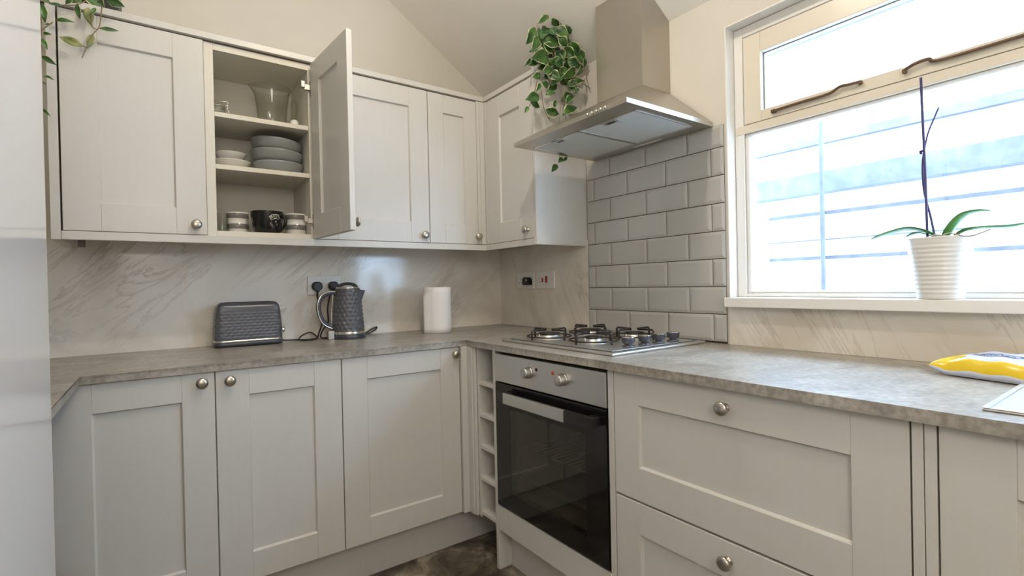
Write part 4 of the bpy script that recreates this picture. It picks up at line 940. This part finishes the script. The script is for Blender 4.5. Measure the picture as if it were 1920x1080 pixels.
RLEAF= [((-0.33, -0.815, 2.269), (-0.26, -0.807, 2.327), 0.0123), ((-0.341, -0.806, 2.247), (-0.39, -0.8, 2.165), 0.0221), ((-0.344, -0.824, 2.201), (-0.384, -0.829, 2.125), 0.0198), ((-0.244, -0.777, 2.293), (-0.309, -0.798, 2.218), 0.0195), ((-0.232, -0.785, 2.325), (-0.189, -0.782, 2.306), 0.0187), ((-0.197, -0.798, 2.326), (-0.164, -0.798, 2.303), 0.0152), ((-0.178, -0.818, 2.301), (-0.144, -0.811, 2.268), 0.0182), ((-0.242, -0.816, 2.267), (-0.188, -0.843, 2.232), 0.0232), ((-0.286, -0.782, 2.22), (-0.195, -0.803, 2.215), 0.0283), ((-0.284, -0.783, 2.199), (-0.213, -0.779, 2.181), 0.0219), ((-0.264, -0.811, 2.266), (-0.251, -0.825, 2.229), 0.0184), ((-0.252, -0.787, 2.15), (-0.37, -0.811, 2.109), 0.0327), ((-0.237, -0.779, 2.122), (-0.308, -0.77, 2.091), 0.0243), ((-0.168, -0.794, 2.211), (-0.127, -0.81, 2.165), 0.0267), ((-0.139, -0.8, 2.241), (-0.087, -0.795, 2.192), 0.0296), ((-0.092, -0.801, 2.224), (-0.061, -0.793, 2.166), 0.0226), ((-0.195, -0.776, 2.201), (-0.18, -0.8, 2.146), 0.0215), ((-0.229, -0.797, 2.138), (-0.184, -0.798, 2.121), 0.0187), ((-0.317, -0.777, 2.121), (-0.371, -0.789, 2.083), 0.0143), ((-0.344, -0.779, 2.124), (-0.402, -0.802, 2.071), 0.0096), ((-0.315, -0.799, 2.051), (-0.367, -0.805, 2.028), 0.0161), ((-0.272, -0.794, 2.008), (-0.312, -0.801, 2.024), 0.0207), ((-0.332, -0.819, 2.007), (-0.359, -0.82, 1.964), 0.0097), ((-0.21, -0.782, 2.039), (-0.258, -0.772, 2.0), 0.0171), ((-0.312, -0.825, 1.962), (-0.266, -0.84, 1.973), 0.0116), ((-0.115, -0.812, 2.121), (-0.212, -0.823, 2.053), 0.0188), ((-0.127, -0.802, 2.058), (-0.054, -0.804, 2.087), 0.0177), ((-0.165, -0.772, 1.987), (-0.097, -0.768, 2.024), 0.0195), ((-0.191, -0.805, 1.908), (-0.1, -0.801, 1.962), 0.0229), ((-0.226, -0.793, 1.962), (-0.24, -0.792, 1.924), 0.0103), ((-0.299, -0.808, 1.901), (-0.239, -0.827, 1.886), 0.0189), ((-0.334, -0.81, 1.955), (-0.417, -0.822, 1.918), 0.0194), ((-0.357, -0.777, 1.934), (-0.298, -0.77, 1.92), 0.0131), ((-0.407, -0.825, 1.89), (-0.427, -0.822, 1.86), 0.0093), ((-0.108, -0.785, 2.016), (-0.175, -0.799, 1.956), 0.015), ((-0.234, -0.815, 1.675), (-0.269, -0.817, 1.636), 0.013), ((-0.199, -0.818, 1.707), (-0.229, -0.825, 1.684), 0.0123), ((-0.176, -0.826, 1.715), (-0.201, -0.843, 1.688), 0.0067), ((-0.08, -0.778, 2.057), (-0.117, -0.806, 2.015), 0.0081), ((-0.269, -0.787, 1.882), (-0.288, -0.815, 1.857), 0.0055), ((-0.23, -0.827, 2.227), (-0.184, -0.827, 2.197), 0.0234), ((-0.294, -0.774, 2.204), (-0.339, -0.794, 2.143), 0.0181), ((-0.27, -0.805, 2.074), (-0.24, -0.833, 2.036), 0.0206), ((-0.155, -0.793, 2.154), (-0.098, -0.816, 2.145), 0.0195), ((-0.311, -0.812, 2.062), (-0.253, -0.808, 2.09), 0.0179), ((-0.184, -0.803, 2.094), (-0.255, -0.797, 2.024), 0.0192), ((-0.07, -0.807, 2.148), (-0.128, -0.835, 2.081), 0.0126), ((-0.061, -0.809, 2.185), (-0.049, -0.798, 2.149), 0.0091)]
LLEAF= [((-1.965, -0.391, 2.045), (-1.957, -0.387, 1.988), 0.0105), ((-1.938, -0.365, 2.012), (-1.889, -0.368, 2.018), 0.0067), ((-1.87, -0.383, 1.939), (-1.929, -0.375, 1.957), 0.0112), ((-1.845, -0.358, 1.994), (-1.86, -0.363, 1.941), 0.0094), ((-1.827, -0.386, 2.007), (-1.776, -0.376, 2.016), 0.0065), ((-1.881, -0.391, 2.067), (-1.875, -0.386, 2.021), 0.0083), ((-1.857, -0.369, 2.074), (-1.85, -0.363, 2.02), 0.0122), ((-1.833, -0.392, 2.069), (-1.849, -0.4, 2.037), 0.0058), ((-1.829, -0.384, 2.105), (-1.814, -0.414, 2.07), 0.0101), ((-1.806, -0.389, 2.107), (-1.759, -0.399, 2.09), 0.014), ((-1.912, -0.365, 2.084), (-1.868, -0.37, 2.087), 0.0082), ((-1.968, -0.357, 1.964), (-1.946, -0.365, 1.963), 0.0047), ((-1.967, -0.384, 1.939), (-1.953, -0.39, 1.904), 0.0065), ((-1.969, -0.392, 1.881), (-1.933, -0.397, 1.858), 0.0078), ((-1.971, -0.384, 1.821), (-1.939, -0.409, 1.81), 0.0063), ((-1.974, -0.363, 1.727), (-1.953, -0.372, 1.703), 0.0042), ((-1.97, -0.392, 2.064), (-1.944, -0.391, 2.053), 0.0078), ((-1.948, -0.384, 2.05), (-1.914, -0.381, 2.057), 0.004), ((-1.96, -0.385, 1.981), (-1.941, -0.409, 1.978), 0.0023), ((-1.893, -0.388, 2.087), (-1.909, -0.378, 2.061), 0.0069), ((-1.972, -0.36, 1.81), (-1.961, -0.371, 1.801), 0.0026)]
RSTEM= [[(-0.319, -0.785, 2.282), (-0.316, -0.785, 2.221), (-0.286, -0.785, 2.16)], [(-0.308, -0.785, 2.017), (-0.293, -0.785, 1.923), (-0.263, -0.785, 1.87)], [(-0.19, -0.785, 2.014), (-0.196, -0.785, 1.935), (-0.203, -0.785, 1.855), (-0.208, -0.785, 1.685)], [(-0.121, -0.785, 2.072), (-0.061, -0.785, 2.074), (-0.005, -0.785, 2.063)], [(-0.043, -0.785, 2.17), (-0.03, -0.785, 2.114), (-0.006, -0.785, 2.045)], [(-0.321, -0.785, 2.048), (-0.34, -0.785, 1.983), (-0.372, -0.785, 1.908)], [(-0.164, -0.785, 1.905), (-0.165, -0.785, 1.718)], [(-0.241, -0.785, 2.171), (-0.196, -0.785, 2.112), (-0.181, -0.785, 1.973)], [(-0.138, -0.785, 1.794), (-0.138, -0.785, 1.722)]]
LSTEM= [[(-1.819, -0.372, 2.092), (-1.822, -0.372, 2.061), (-1.828, -0.372, 2.017), (-1.844, -0.372, 1.988), (-1.862, -0.372, 1.939), (-1.873, -0.372, 1.904)], [(-1.849, -0.372, 2.042), (-1.845, -0.372, 2.012), (-1.832, -0.372, 2.006)], [(-1.973, -0.372, 2.058), (-1.928, -0.372, 2.059), (-1.887, -0.372, 2.069), (-1.859, -0.372, 2.092)], [(-1.941, -0.372, 1.999), (-1.954, -0.372, 1.983), (-1.968, -0.372, 1.967)], [(-1.968, -0.372, 2.039), (-1.969, -0.372, 1.919), (-1.971, -0.372, 1.812), (-1.972, -0.372, 1.714)], [(-1.887, -0.372, 2.089), (-1.879, -0.372, 2.073)], [(-1.87, -0.372, 1.943), (-1.862, -0.372, 1.941)]]

pb = B(); lathe(pb, [(0.0005, 0), (0.050, 0), (0.053, 0.003), (0.064, 0.100), (0.066, 0.104), (0.0625, 0.105), (0.060, 0.098), (0.0005, 0.085)], (-0.175, -0.655, 2.0752), 36)
plant('trailing_ivy', 'variegated trailing plant spilling over the cabinet beside the extractor hood', (-0.175, -0.655, 2.075), RLEAF, RSTEM, (pb, M_plas), [((-0.20, -0.745, 2.205), (0.105, 0.045, 0.085), 44), ((-0.17, -0.775, 2.085), (0.10, 0.012, 0.05), 12)])
pb = B(); box(pb, -1.985, -1.775, -0.270, -0.130, 2.0752, 2.205, 0.006)
plant('trailing_ivy', 'variegated trailing plant in a black trough on the cabinet beside the fridge', (-1.88, -0.20, 2.075), LLEAF, LSTEM, (pb, M_blackm), [((-1.92, -0.32, 2.165), (0.10, 0.05, 0.035), 22)], yellow=(2, 3, 6))
